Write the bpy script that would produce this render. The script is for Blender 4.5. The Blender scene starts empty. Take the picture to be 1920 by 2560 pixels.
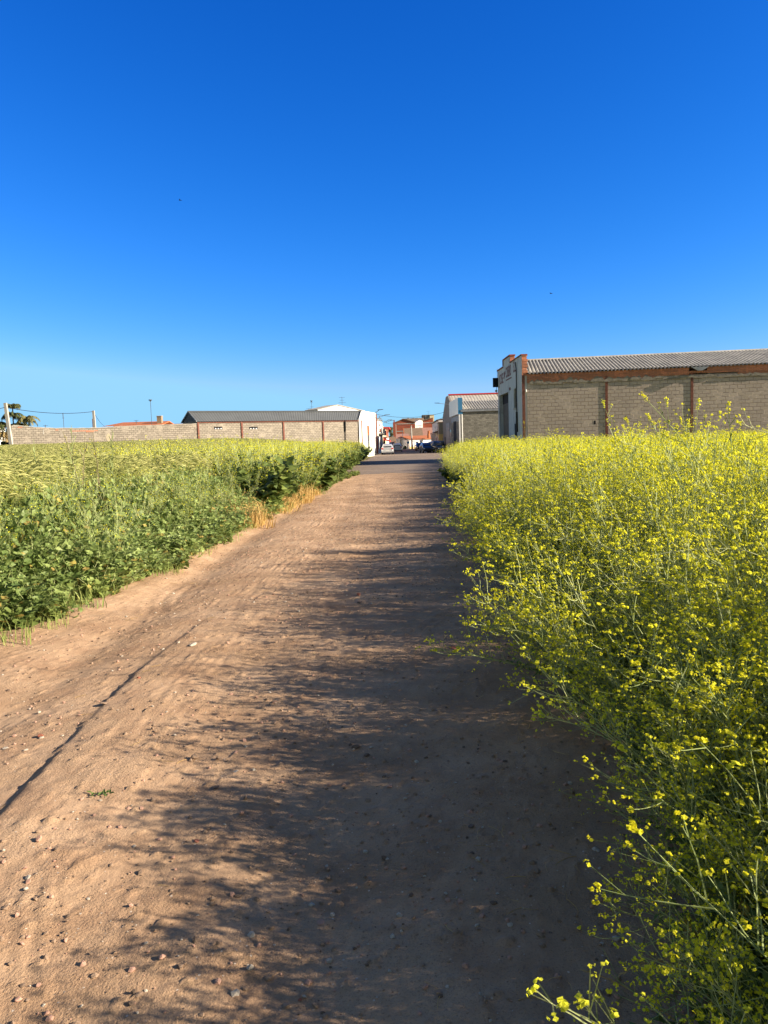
import bpy, math, random
import numpy as np
from mathutils import Vector, Matrix

# ---------------------------------------------------------------- camera
F = 1923.0; P = math.radians(5.1); R = math.atan(.0315); H = 1.55     # focal in px of the 1920x2560 frame, pitch, roll, eye height
sc = bpy.context.scene
COL = sc.collection
cd = bpy.data.cameras.new('camera'); cam = bpy.data.objects.new('camera', cd); COL.objects.link(cam)
cd.sensor_fit = 'VERTICAL'; cd.sensor_height = 36; cd.lens = F/2560*36; cd.clip_end = 6000; cd.clip_start = .05
r0 = Vector((1,0,0)); u0 = Vector((0, math.sin(P), math.cos(P))); f0 = Vector((0, math.cos(P), -math.sin(P)))
rr = r0*math.cos(R) - u0*math.sin(R); uu = r0*math.sin(R) + u0*math.cos(R)
M = Matrix((( rr.x, uu.x, -f0.x, 0), (rr.y, uu.y, -f0.y, 0), (rr.z, uu.z, -f0.z, H), (0,0,0,1)))
cam.matrix_world = M
sc.camera = cam
sc.render.resolution_x = 768; sc.render.resolution_y = 1024

# ---------------------------------------------------------------- sky, sun, exposure
SUN_EL = math.radians(23); SX, SY = .978, -.208                        # sun from the right, slightly behind
SUN_AZ = math.atan2(SX, SY)                                             # clockwise from +Y
w = bpy.data.worlds.new('World'); sc.world = w; w.use_nodes = True
nt = w.node_tree; nt.nodes.clear()
sky = nt.nodes.new('ShaderNodeTexSky'); sky.sky_type = 'NISHITA'; sky.sun_disc = False
sky.sun_elevation = SUN_EL; sky.sun_rotation = SUN_AZ; sky.air_density = 1.0; sky.dust_density = 0.25; sky.ozone_density = 1.0; sky.altitude = 500
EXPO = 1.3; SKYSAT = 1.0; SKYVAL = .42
sep = nt.nodes.new('ShaderNodeSeparateColor'); cmb = nt.nodes.new('ShaderNodeCombineColor'); nt.links.new(sky.outputs[0], sep.inputs[0])
for k, (g_, gain) in enumerate(((2.66, 2.75), (1.335, 1.368), (1.0, 2.18))):          # deep blue grade of the phone camera, per channel
    a_ = nt.nodes.new('ShaderNodeMath'); a_.operation = 'MULTIPLY'; a_.inputs[1].default_value = .10; nt.links.new(sep.outputs[k], a_.inputs[0])
    b_ = nt.nodes.new('ShaderNodeMath'); b_.operation = 'POWER'; b_.inputs[1].default_value = g_; nt.links.new(a_.outputs[0], b_.inputs[0])
    c_ = nt.nodes.new('ShaderNodeMath'); c_.operation = 'MULTIPLY'; c_.inputs[1].default_value = gain/(.10*2**EXPO); nt.links.new(b_.outputs[0], c_.inputs[0]); d_ = nt.nodes.new('ShaderNodeMath'); d_.operation = 'MINIMUM'; d_.inputs[1].default_value = (.33, .70, 1.05)[k]/(.10*2**EXPO)
    nt.links.new(c_.outputs[0], d_.inputs[0]); nt.links.new(d_.outputs[0], cmb.inputs[k])
# blue grade only towards the view; plain dimmed sky elsewhere, added for neutral shade
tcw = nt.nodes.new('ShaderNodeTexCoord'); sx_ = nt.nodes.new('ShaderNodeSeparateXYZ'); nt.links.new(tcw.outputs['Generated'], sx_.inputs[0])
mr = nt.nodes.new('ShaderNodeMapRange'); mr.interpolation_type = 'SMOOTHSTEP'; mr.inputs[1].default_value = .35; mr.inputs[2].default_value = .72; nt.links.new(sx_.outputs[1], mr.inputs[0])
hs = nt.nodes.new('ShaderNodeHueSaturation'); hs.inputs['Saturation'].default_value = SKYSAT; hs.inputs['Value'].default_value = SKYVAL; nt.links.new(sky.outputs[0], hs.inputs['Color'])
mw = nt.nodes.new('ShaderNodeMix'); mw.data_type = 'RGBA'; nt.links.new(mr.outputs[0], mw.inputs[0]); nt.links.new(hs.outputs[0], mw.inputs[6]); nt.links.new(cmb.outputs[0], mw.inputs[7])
bg = nt.nodes.new('ShaderNodeBackground'); bg.inputs[1].default_value = .10
wo = nt.nodes.new('ShaderNodeOutputWorld')
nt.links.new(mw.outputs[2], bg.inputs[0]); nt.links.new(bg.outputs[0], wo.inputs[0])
sl = bpy.data.lights.new('sun', 'SUN'); sl.energy = 5.0; sl.angle = math.radians(.5); sl.color = (1.0, .86, .68)
so = bpy.data.objects.new('sun', sl); COL.objects.link(so)
sd = Vector((SX*math.cos(SUN_EL), SY*math.cos(SUN_EL), math.sin(SUN_EL)))
so.rotation_euler = sd.to_track_quat('Z', 'Y').to_euler()
so['kind'] = 'structure'
sc.view_settings.view_transform = 'Standard'; sc.view_settings.look = 'None'
sc.view_settings.exposure = EXPO; sc.view_settings.gamma = 1.0
sc.cycles.max_bounces = 6; sc.cycles.diffuse_bounces = 3; sc.cycles.transmission_bounces = 4; sc.cycles.transparent_max_bounces = 4

# ---------------------------------------------------------------- measuring the photograph
def ray(x, y):
    dx, dy = x-960, 1280-y
    c, s = math.cos(R), math.sin(R)
    u = (dx*c+dy*s)/F; v = (-dx*s+dy*c)/F
    c, s = math.cos(P), math.sin(P)
    return Vector((u, c+v*s, -s+v*c))
def at(x, y, Y):
    r = ray(x, y); return Vector((r.x*Y/r.y, Y, H+r.z*Y/r.y))
def gnd(x, y, z=0):
    r = ray(x, y); t = (z-H)/r.z; return Vector((r.x*t, r.y*t, z))
def hit(x, y, p, q):                                                    # point seen at (x, y) on the upright plane through p and q
    r = ray(x, y); d = (q[0]-p[0], q[1]-p[1])
    den = r.x*d[1]-r.y*d[0]; t = (p[0]*d[1]-p[1]*d[0])/den
    return Vector((r.x*t, r.y*t, H+r.z*t))

# ---------------------------------------------------------------- object helpers
def tag(o, label=None, cat=None, group=None, kind=None):
    if label: o['label'] = label
    if cat: o['category'] = cat
    if group: o['group'] = group
    if kind: o['kind'] = kind
    return o
def empty(name, loc=(0,0,0), rz=0):
    o = bpy.data.objects.new(name, None); COL.objects.link(o); o.location = loc; o.rotation_euler = (0,0,rz); o.empty_display_size = .2
    return o
def rnd(a, b): return random.uniform(a, b)
class MB:
    def __init__(s): s.v = []; s.f = []; s.m = []; s.sm = False
    def quad(s, a, b, c, d, m=0):
        n = len(s.v); s.v += [tuple(a), tuple(b), tuple(c), tuple(d)]; s.f.append((n,n+1,n+2,n+3)); s.m.append(m)
    def tri(s, a, b, c, m=0):
        n = len(s.v); s.v += [tuple(a), tuple(b), tuple(c)]; s.f.append((n,n+1,n+2)); s.m.append(m)
    def box(s, x0, x1, y0, y1, z0, z1, m=0):
        n = len(s.v)
        s.v += [(x,y,z) for z in (z0,z1) for y in (y0,y1) for x in (x0,x1)]
        for f in ((0,2,3,1),(4,5,7,6),(0,1,5,4),(2,6,7,3),(0,4,6,2),(1,3,7,5)): s.f.append(tuple(n+i for i in f)); s.m.append(m)
        return s
    def prism(s, pts, axis, a, b, m=0):                                 # polygon (2D list) extruded along axis from a to b
        n = len(s.v); k = len(pts)
        def V(p, t):
            if axis == 'x': return (t, p[0], p[1])
            if axis == 'y': return (p[0], t, p[1])
            return (p[0], p[1], t)
        s.v += [V(p, a) for p in pts] + [V(p, b) for p in pts]
        s.f.append(tuple(range(n, n+k))); s.m.append(m); s.f.append(tuple(range(n+2*k-1, n+k-1, -1))); s.m.append(m)
        for i in range(k):
            j = (i+1) % k; s.f.append((n+i, n+k+i, n+k+j, n+j)); s.m.append(m)
        return s
    def tube(s, pts, rad, sides=4, m=0, cap=False):
        pts = [Vector(p) for p in pts]; k = len(pts); n0 = len(s.v)
        for i, p in enumerate(pts):
            d = (pts[min(i+1,k-1)] - pts[max(i-1,0)])
            if d.length < 1e-9: d = Vector((0,0,1))
            d.normalize(); a = d.orthogonal() if abs(d.z) > .95 else d.cross(Vector((0,0,1)))
            a.normalize(); b = d.cross(a)
            r = rad[i] if hasattr(rad, '__len__') else rad
            for j in range(sides):
                t = 2*math.pi*j/sides; q = p + a*(math.cos(t)*r) + b*(math.sin(t)*r); s.v.append((q.x,q.y,q.z))
        for i in range(k-1):
            for j in range(sides):
                j2 = (j+1) % sides
                s.f.append((n0+i*sides+j, n0+i*sides+j2, n0+(i+1)*sides+j2, n0+(i+1)*sides+j)); s.m.append(m)
        if cap and sides > 2:
            s.f.append(tuple(n0+j for j in reversed(range(sides)))); s.m.append(m)
            s.f.append(tuple(n0+(k-1)*sides+j for j in range(sides))); s.m.append(m)
        return s
    def cyl(s, c, r, h, sides=12, m=0, axis='z', r2=None):
        c = Vector(c); d = {'x':Vector((1,0,0)),'y':Vector((0,1,0)),'z':Vector((0,0,1))}[axis]
        return s.tube([c, c+d*h], [r, r if r2 is None else r2], sides, m, True)
    def mesh(s, name, mats, smooth=False):
        me = bpy.data.meshes.new(name); me.from_pydata(s.v, [], s.f)
        for mt in (mats if isinstance(mats, (list, tuple)) else [mats]): me.materials.append(mt)
        if any(s.m): me.polygons.foreach_set('material_index', s.m)
        if smooth: me.polygons.foreach_set('use_smooth', [True]*len(me.polygons))
        me.update(); return me
    def build(s, name, mats, parent=None, smooth=False):
        o = bpy.data.objects.new(name, s.mesh(name, mats, smooth)); COL.objects.link(o)
        if parent: o.parent = parent
        return o

# ---------------------------------------------------------------- noise for the terrain
_rs = np.random.RandomState(7); _T = _rs.rand(256, 256)
def vn(x, y):
    x = np.asarray(x, float); y = np.asarray(y, float)
    xi = np.floor(x).astype(int); yi = np.floor(y).astype(int); fx = x-xi; fy = y-yi
    fx = fx*fx*(3-2*fx); fy = fy*fy*(3-2*fy)
    g = lambda a, b: _T[a & 255, b & 255]
    return (g(xi,yi)*(1-fx)+g(xi+1,yi)*fx)*(1-fy)+(g(xi,yi+1)*(1-fx)+g(xi+1,yi+1)*fx)*fy
def fbm(x, y, o=4):
    s = 0; a = .5
    for i in range(o): s = s + a*(vn(x+17*i, y+31*i)-.5); x = x*2.03; y = y*2.03; a *= .5
    return s
def sst(a, b, x):
    t = np.clip((np.asarray(x, float)-a)/(b-a), 0, 1); return t*t*(3-2*t)

# ---------------------------------------------------------------- materials
class NT:
    def __init__(s, name):
        s.m = bpy.data.materials.new(name); s.m.use_nodes = True; s.t = s.m.node_tree; s.t.nodes.clear()
        s.out = s.n('ShaderNodeOutputMaterial')
    def n(s, typ, **kw):
        x = s.t.nodes.new(typ)
        for k, v in kw.items(): setattr(x, k, v)
        return x
    def l(s, a, b): s.t.links.new(a, b)
    def noise(s, vec, scale, detail=4, rough=.6, dim='3D'):
        x = s.n('ShaderNodeTexNoise'); x.inputs['Scale'].default_value = scale; x.inputs['Detail'].default_value = detail; x.inputs['Roughness'].default_value = rough
        if vec: s.l(vec, x.inputs['Vector'])
        return x.outputs['Fac']
    def ramp(s, fac, stops):
        x = s.n('ShaderNodeValToRGB'); s.l(fac, x.inputs[0]); e = x.color_ramp.elements
        while len(e) < len(stops): e.new(.5)
        for i, (p, c) in enumerate(stops): e[i].position = p; e[i].color = (*c, 1) if len(c) == 3 else c
        return x.outputs[0]
    def mix(s, fac, a, b, mode='MIX'):
        x = s.n('ShaderNodeMix', data_type='RGBA', blend_type=mode)
        for sock, v in ((x.inputs[0], fac), (x.inputs[6], a), (x.inputs[7], b)):
            if hasattr(v, 'node'): s.l(v, sock)
            elif hasattr(v, '__len__'): sock.default_value = (*v, 1)
            else: sock.default_value = v
        return x.outputs[2]
    def math(s, op, a, b=0.0):
        x = s.n('ShaderNodeMath', operation=op)
        for sock, v in ((x.inputs[0], a), (x.inputs[1], b)):
            if hasattr(v, 'node'): s.l(v, sock)
            else: sock.default_value = v
        return x.outputs[0]
    def bump(s, h, strength=.5, dist=.01):
        x = s.n('ShaderNodeBump'); x.inputs['Strength'].default_value = strength; x.inputs['Distance'].default_value = dist; s.l(h, x.inputs['Height']); return x.outputs[0]
    def obj(s): return s.n('ShaderNodeTexCoord').outputs['Object']
    def wallvec(s):                                                     # (x+y, z) of the thing: runs along both wall directions
        sp = s.n('ShaderNodeSeparateXYZ'); s.l(s.obj(), sp.inputs[0]); cb = s.n('ShaderNodeCombineXYZ')
        s.l(s.math('ADD', sp.outputs[0], sp.outputs[1]), cb.inputs[0]); s.l(sp.outputs[2], cb.inputs[1]); return cb.outputs[0]
    def principled(s, col, rough=.8, normal=None, metal=0, spec=.3):
        b = s.n('ShaderNodeBsdfPrincipled')
        for sock, v in ((b.inputs['Base Color'], col), (b.inputs['Roughness'], rough)):
            if hasattr(v, 'node'): s.l(v, sock)
            elif hasattr(v, '__len__'): sock.default_value = (*v, 1)
            else: sock.default_value = v
        b.inputs['Metallic'].default_value = metal; b.inputs['Specular IOR Level'].default_value = spec
        if normal: s.l(normal, b.inputs['Normal'])
        s.l(b.outputs[0], s.out.inputs[0]); return b

def plain(name, c, rough=.7, var=.25, scale=3, metal=0, spec=.3, bump=.0):
    m = NT(name); v = m.obj(); n = m.noise(v, scale, 5, .65)
    dk = tuple(x*(1-var) for x in c); lt = tuple(min(1, x*(1+var*.6)) for x in c)
    col = m.ramp(n, [(.3, dk), (.7, lt)])
    nb = m.bump(m.noise(v, scale*12, 3), bump, .01) if bump else None
    m.principled(col, rough, nb, metal, spec); return m.m
def plaster(name, c, stain=.35, stainc=(.20,.18,.15)):                  # rendered wall with rain streaks running down it
    m = NT(name); v = m.wallvec()
    mp = m.n('ShaderNodeMapping'); mp.inputs['Scale'].default_value = (2.2, .22, 1); m.l(v, mp.inputs[0])
    st = m.noise(mp.outputs[0], 1.6, 5, .7); bl = m.noise(v, .6, 6, .7)
    f = m.math('MULTIPLY', m.ramp(st, [(.5,(0,0,0)),(.78,(1,1,1))]), stain); g = m.math('MULTIPLY', m.ramp(bl, [(.52,(0,0,0)),(.75,(1,1,1))]), stain*.8)
    col = m.mix(f, c, stainc); col = m.mix(g, col, tuple(x*.8 for x in stainc))
    m.principled(col, .85, m.bump(m.noise(v, 30, 4), .25, .01)); return m.m
def blocks(name, c, mortar, bw=.4, bh=.2, ms=.018, var=.25, stain=.3, bump=.6, rough_mort=True):
    m = NT(name); v = m.wallvec()
    wv = m.n('ShaderNodeVectorMath', operation='ADD')
    nz = m.n('ShaderNodeTexNoise'); nz.inputs['Scale'].default_value = 1.4; nz.inputs['Detail'].default_value = 2; m.l(v, nz.inputs['Vector'])
    sc_ = m.n('ShaderNodeVectorMath', operation='SCALE'); sc_.inputs['Scale'].default_value = .045; m.l(nz.outputs['Color'], sc_.inputs[0])
    m.l(v, wv.inputs[0]); m.l(sc_.outputs[0], wv.inputs[1])
    b = m.n('ShaderNodeTexBrick'); m.l(wv.outputs[0], b.inputs['Vector']); b.inputs['Scale'].default_value = 1
    b.inputs['Brick Width'].default_value = bw; b.inputs['Row Height'].default_value = bh; b.inputs['Mortar Size'].default_value = ms; b.inputs['Mortar Smooth'].default_value = .2
    b.inputs['Color1'].default_value = (*[x*(1+var*.5) for x in c], 1); b.inputs['Color2'].default_value = (*[x*(1-var*.5) for x in c], 1); b.inputs['Mortar'].default_value = (*mortar, 1)
    b.inputs['Bias'].default_value = 0
    n = m.noise(v, .35, 6, .65); col = m.mix(m.math('MULTIPLY', m.ramp(n, [(.45,(0,0,0)),(.7,(1,1,1))]), stain), b.outputs['Color'], tuple(x*.55 for x in c))
    n2 = m.noise(v, 7, 5, .7); col = m.mix(.35, col, m.ramp(n2, [(.3,(.35,.35,.35)),(.7,(.68,.68,.68))]), 'OVERLAY')
    # odd joints filled thick with pale mortar
    n3 = m.noise(v, 1.1, 2); jf = m.math('MULTIPLY', b.outputs['Fac'], m.ramp(n3, [(.56,(0,0,0)),(.62,(1,1,1))]))
    col = m.mix(m.math('MULTIPLY', jf, .7), col, tuple(min(1,x*1.75) for x in c))
    h = m.math('SUBTRACT', m.math('MULTIPLY', n2, .6), b.outputs['Fac'])
    m.principled(col, .9, m.bump(h, bump, .02)); return m.m
def leafy(name, c1, c2, trans=.35, rough=.55, spec=.25, scale=8):
    m = NT(name); oi = m.n('ShaderNodeObjectInfo'); v = m.obj()
    n = m.noise(v, scale, 3); f = m.math('ADD', m.math('MULTIPLY', n, .7), m.math('MULTIPLY', oi.outputs['Random'], .35))
    col = m.ramp(f, [(.3, c1), (.75, c2)])
    p = m.principled(col, rough, None, 0, spec)
    tr = m.n('ShaderNodeBsdfTranslucent'); m.l(col, tr.inputs[0]); mx = m.n('ShaderNodeMixShader'); mx.inputs[0].default_value = trans
    m.l(p.outputs[0], mx.inputs[1]); m.l(tr.outputs[0], mx.inputs[2]); m.l(mx.outputs[0], m.out.inputs[0]); return m.m

def dirt_mat(name, track=True):
    m = NT(name); v = m.obj()
    st = m.n('ShaderNodeMapping'); st.inputs['Scale'].default_value = (9, .5, 1); st.inputs['Rotation'].default_value = (0,0,math.radians(3)); m.l(v, st.inputs[0])
    big = m.noise(v, .8, 6, .65); mid = m.noise(v, 5, 6, .7); fine = m.noise(v, 90, 4, .7); stri = m.noise(st.outputs[0], 3, 5, .7)
    col = m.ramp(big, [(.32,(.34,.22,.13)), (.5,(.455,.305,.19)), (.7,(.54,.375,.245))])
    col = m.mix(m.math('MULTIPLY', m.ramp(m.noise(v, 2.6, 6, .72), [(.44,(0,0,0)),(.64,(1,1,1))]), .55), col, (.31,.185,.11))
    col = m.mix(m.math('MULTIPLY', m.ramp(stri, [(.55,(0,0,0)),(.7,(1,1,1))]), .12), col, (.56,.39,.26))
    col = m.mix(m.math('MULTIPLY', m.ramp(m.noise(v, 150, 3, .7), [(.54,(0,0,0)),(.66,(1,1,1))]), .6), col, (.20,.125,.08))
    vo = m.n('ShaderNodeTexVoronoi', feature='F1'); vo.inputs['Scale'].default_value = 42; m.l(v, vo.inputs['Vector'])
    sp = m.math('LESS_THAN', vo.outputs['Distance'], .16); sp = m.math('MULTIPLY', sp, m.ramp(m.noise(v, 6, 3), [(.5,(0,0,0)),(.56,(1,1,1))]))
    hsv = m.n('ShaderNodeSeparateColor'); m.l(vo.outputs['Color'], hsv.inputs[0])
    col = m.mix(m.math('MULTIPLY', sp, .8), col, m.ramp(hsv.outputs[0], [(.2,(.16,.10,.07)), (.6,(.50,.36,.26)), (.9,(.68,.60,.50))]))
    h = m.math('ADD', m.math('MULTIPLY', mid, .55), m.math('MULTIPLY', fine, .42)); h = m.math('ADD', h, m.math('MULTIPLY', stri, .13)); h = m.math('ADD', h, m.math('MULTIPLY', sp, .25))
    pk = m.ramp(m.noise(v, 1.7, 4, .6), [(.38,(.25,.25,.25)),(.6,(1,1,1))])            # packed smooth patches against loose gritty ones
    h = m.math('MULTIPLY', h, pk)
    m.principled(col, .95, m.bump(h, 1.0, .026), 0, .12); return m.m
DIRT = dirt_mat('dirt')
def soil_mat():
    m = NT('field_soil'); v = m.obj(); n = m.noise(v, 1.2, 6); n2 = m.noise(v, 12, 5)
    col = m.ramp(n, [(.35,(.16,.12,.06)), (.55,(.17,.17,.06)), (.7,(.26,.24,.09))]); col = m.mix(.4, col, m.ramp(n2, [(.4,(.06,.06,.02)),(.6,(.28,.24,.12))]))
    m.principled(col, .95, m.bump(n2, 1, .05), 0, .1); return m.m
SOIL = soil_mat()
def asphalt_mat():
    m = NT('asphalt'); v = m.obj(); a = m.noise(v, .35, 6, .65); b = m.noise(v, 60, 3); c = m.noise(v, 2.5, 5, .7)
    col = m.ramp(a, [(.35,(.19,.14,.105)), (.6,(.255,.185,.135)), (.75,(.32,.225,.155))]); col = m.mix(m.math('MULTIPLY', m.ramp(c, [(.5,(0,0,0)),(.7,(1,1,1))]), .4), col, (.14,.11,.095))
    col = m.mix(.3, col, m.ramp(b, [(.4,(.1,.09,.08)),(.6,(.35,.3,.25))]))
    m.principled(col, .9, m.bump(b, .5, .01), 0, .2); return m.m
ASPH = asphalt_mat()
CONC = plain('pale_concrete', (.42,.39,.34), .9, .25, 2, bump=.3)
BLK_L = blocks('pale_blocks', (.30,.262,.212), (.14,.12,.10), .4, .2, .022, .3, .25)
BLK_W = blocks('wall_blocks', (.275,.24,.195), (.115,.098,.08), .42, .205, .022, .34, .35)
BLK_B = blocks('brown_blocks', (.47,.385,.325), (.27,.215,.175), .5, .25, .02, .14, .25, .9)
BLK_A = blocks('grey_blocks', (.20,.19,.16), (.11,.105,.09), .45, .22, .02, .55, .5, .8)
BRICK = blocks('red_bricks', (.56,.215,.12), (.30,.17,.12), .3, .085, .014, .5, .45, .8)
BRICK2 = blocks('dark_red_bricks', (.33,.085,.045), (.25,.13,.09), .25, .075, .01, .3, .25, .4)
TILE = plain('clay_tiles', (.42,.16,.075), .85, .45, 5, bump=.4)
TILEO = plain('orange_tiles', (.44,.15,.06), .85, .3, 4, bump=.4)
TILEB = plain('weathered_tiles', (.22,.15,.10), .9, .3, 2, bump=.4)
TILEP = plain('dusty_pink_tiles', (.36,.19,.145), .9, .25, 2, bump=.4)
FIBRO = plain('fibre_cement', (.42,.40,.36), .85, .35, 1.2)
FIBRO2 = plain('old_fibre_cement', (.42,.39,.34), .9, .3, 1.0)
GREYROOF = plain('grey_sheet', (.11,.118,.12), .6, .15, .5, spec=.4)
DKPANEL = plain('dark_blue_cladding', (.035,.05,.075), .6, .2, .8)
RUST = plain('rusty_steel', (.22,.085,.06), .8, .5, 6, bump=.3)
MORTAR = plain('rough_mortar', (.27,.24,.20), .95, .4, 5, bump=.9)
WHITE = plaster('white_render', (.80,.78,.73), .22, (.45,.40,.33))
WHITE2 = plaster('stained_white_render', (.74,.71,.67), .55, (.38,.33,.27))
CREAM = plaster('cream_render', (.72,.62,.40), .25, (.42,.33,.2))
YELLOW = plaster('ochre_render', (.74,.52,.20), .3, (.45,.3,.15))
BEIGE = plaster('beige_render', (.36,.31,.22), .4, (.16,.14,.11))
CONCW = plaster('cement_render', (.24,.22,.195), .5, (.11,.10,.09))
FACADE = plaster('flaking_white_paint', (.58,.60,.59), .85, (.20,.20,.19))
BLUE = plain('blue_sign_paint', (.045,.19,.36), .5, .1, 1)
SIGNW = plain('white_sign_panel', (.62,.63,.60), .5, .08, .6)
GREYD = plain('grey_metal_door', (.085,.10,.12), .5, .2, 1.5)
DOORB = plain('brown_corrugated_door', (.17,.145,.125), .7, .3, 3)
BLACK = plain('black_rubber', (.015,.015,.017), .7, .2, 4)
DARK = plain('dark_hole', (.01,.011,.014), .9, .1, 2)
METAL = plain('galvanised_metal', (.32,.33,.34), .45, .2, 3, metal=.6)
WOODD = plain('varnished_wood', (.28,.10,.04), .6, .35, 4)
REDP = plain('red_paint', (.50,.03,.025), .5, .15, 3)
CLOUDW = plain('white_pvc', (.75,.75,.73), .5, .05, 2)
FADED = plain('faded_red_letters', (.20,.085,.085), .9, .4, 3)
CABLE = plain('black_cable', (.02,.02,.022), .6, .1, 3)
def glass_mat(name, c):
    m = NT(name); m.principled(c, .08, None, 0, .8); return m.m
GLASS = glass_mat('window_glass', (.035,.045,.05)); CARGLASS = glass_mat('car_glass', (.012,.014,.014)); PALEGLASS = plain('pale_glazing', (.50,.55,.58), .5, .1, 2)
def paint(name, c, metal=.3):
    m = NT(name); b = m.principled(c, .28, None, metal, .5); b.inputs['Coat Weight'].default_value = .6; return m.m

# ---------------------------------------------------------------- terrain
LE = [(-4.4,0),(-4.0,3),(-3.2,6.24),(-3.06,7.1),(-2.81,8.4),(-2.72,10.7),(-2.73,13),(-2.52,15.5),(-2.5,20),(-2.16,24.6),(-2.04,30.7),(-1.19,40),(-.9,59),(-.9,90),(-.9,2000)]
RE = [(.80,0),(.86,1.9),(.95,2.45),(1.07,3.36),(1.18,4.45),(1.27,5.8),(1.38,7.8),(1.68,12),(2.1,20.3),(2.65,31),(3.2,39.2),(4.3,50),(6.2,66),(9.0,75),(9,2000)]
def le(y): return np.interp(y, [p[1] for p in LE], [p[0] for p in LE])
def re_(y): return np.interp(y, [p[1] for p in RE], [p[0] for p in RE])
def zfield(x, y):                                                       # left field rises gently with distance, right one stays near track level
    x = np.asarray(x, float); y = np.asarray(y, float)
    dl = le(y)-x; dr = x-re_(y)
    z = .22*sst(.0, 1.8, dl) + sst(12, 75, y)*1.0*sst(2, 14, dl) + .12*sst(0, 2, dr)
    z = z + .10*fbm(x*.5, y*.5, 3)*sst(.3, 2, np.maximum(dl, dr))
    return z
def grid_mesh(name, xs, ys, zf, mat, smooth=True):
    X, Y = np.meshgrid(xs, ys); Z = zf(X, Y); nx, ny = len(xs), len(ys)
    co = np.stack([X, Y, Z], -1).reshape(-1, 3)
    i = np.arange(nx*ny).reshape(ny, nx); q = np.stack([i[:-1,:-1], i[:-1,1:], i[1:,1:], i[1:,:-1]], -1).reshape(-1, 4)
    me = bpy.data.meshes.new(name); me.vertices.add(len(co)); me.vertices.foreach_set('co', co.ravel())
    me.loops.add(q.size); me.loops.foreach_set('vertex_index', q.ravel()); me.polygons.add(len(q))
    me.polygons.foreach_set('loop_start', np.arange(0, q.size, 4)); me.polygons.foreach_set('loop_total', np.full(len(q), 4))
    me.materials.append(mat); me.update(calc_edges=True); me.validate()
    if smooth: me.polygons.foreach_set('use_smooth', [True]*len(q))
    o = bpy.data.objects.new(name, me); COL.objects.link(o); return o
def zground(x, y):
    z = zfield(x, y); inside = (np.asarray(x) > le(y)-.25) & (np.asarray(x) < re_(y)+.25)
    road = (y > 38) & (x > -3) & (x < 13)
    far = sst(150, 400, np.abs(y))
    z = z*(1-far)
    return np.where(inside | road, -.12, z)
xs = np.unique(np.concatenate([np.linspace(-1500,-60,12), np.linspace(-60,-6,55), np.linspace(-6,8,57), np.linspace(8,60,50), np.linspace(60,1500,12)]))
ys = np.unique(np.concatenate([np.linspace(-300,-4,8), np.linspace(-4,60,129), np.linspace(60,200,60), np.linspace(200,3000,14)]))
g = grid_mesh('ground', xs, ys, zground, SOIL); tag(g, kind='structure')

def ztrack(x, y):
    fade = 1-sst(33, 38, y)
    z = .09*fbm(x*.45+3, y*.3, 3) + .010*fbm(x*2.3, y*1.6+9, 4) + .005*fbm(x*9, y*7, 3)
    rx = -1.70+.05*np.sin(y*.9)+.12*np.maximum(0, y-5.2)*.35                       # the wheel rut with its sharp left lip
    m = sst(2.2, 3.2, y)*(1-sst(5.4, 7.6, y))*(.55+.9*(fbm(y*1.7, y*0+4, 3)+.3))
    d = x-rx; z = z + m*(.024*sst(-.03, .025, d)*(1-sst(.05, 1.2, d)*.75) - .014*np.exp(-((d+.12)/.16)**2))
    z = z - .035*np.exp(-((x+.1+.3*np.sin(y*.25))/.30)**2)*(.5+.5*np.sin(y*.8)) - .03*np.exp(-((x+2.3)/.35)**2)
    z = z + .012*fbm(x*26, y*2.6, 3)*np.exp(-((x+1.35)/.35)**2)*2*(fbm(x*1.3,y*.9,2)+.5) + .004*fbm(x*22, y*2.2, 2) + .007*fbm(x*23+3, y*21, 3) + .0045*np.sin((x*.94+y*.35)*95+4*fbm(x*2,y*2,2))*np.exp(-((x+1.0)/.28)**2)*sst(.02,.12,fbm(x*.8+7,y*.6,2)) + .004*np.sin((y*.94-x*.35)*120)*np.exp(-((x+2.35)/.2)**2)*sst(.0,.12,fbm(x*.8+1,y*.6,2)) - .02*np.exp(-((x+2.35)/.22)**2) - .016*np.exp(-((x+.95)/.26)**2)
    z = z + .03*sst(.35, .0, x-le(y)) + .05*sst(-.3, .4, x-re_(y))*(fbm(x*6,y*6,3)+.5)
    clod = np.maximum(0, fbm(x*26+5, y*26, 3)-.15)*.075 + np.maximum(0, fbm(x*11+5, y*11, 3)-.22)*.07
    return (z + clod)*fade - .002*(1-fade)
ty = [1.0]
while ty[-1] < 42: ty.append(ty[-1]+max(.011, ty[-1]*.0065))
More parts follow.
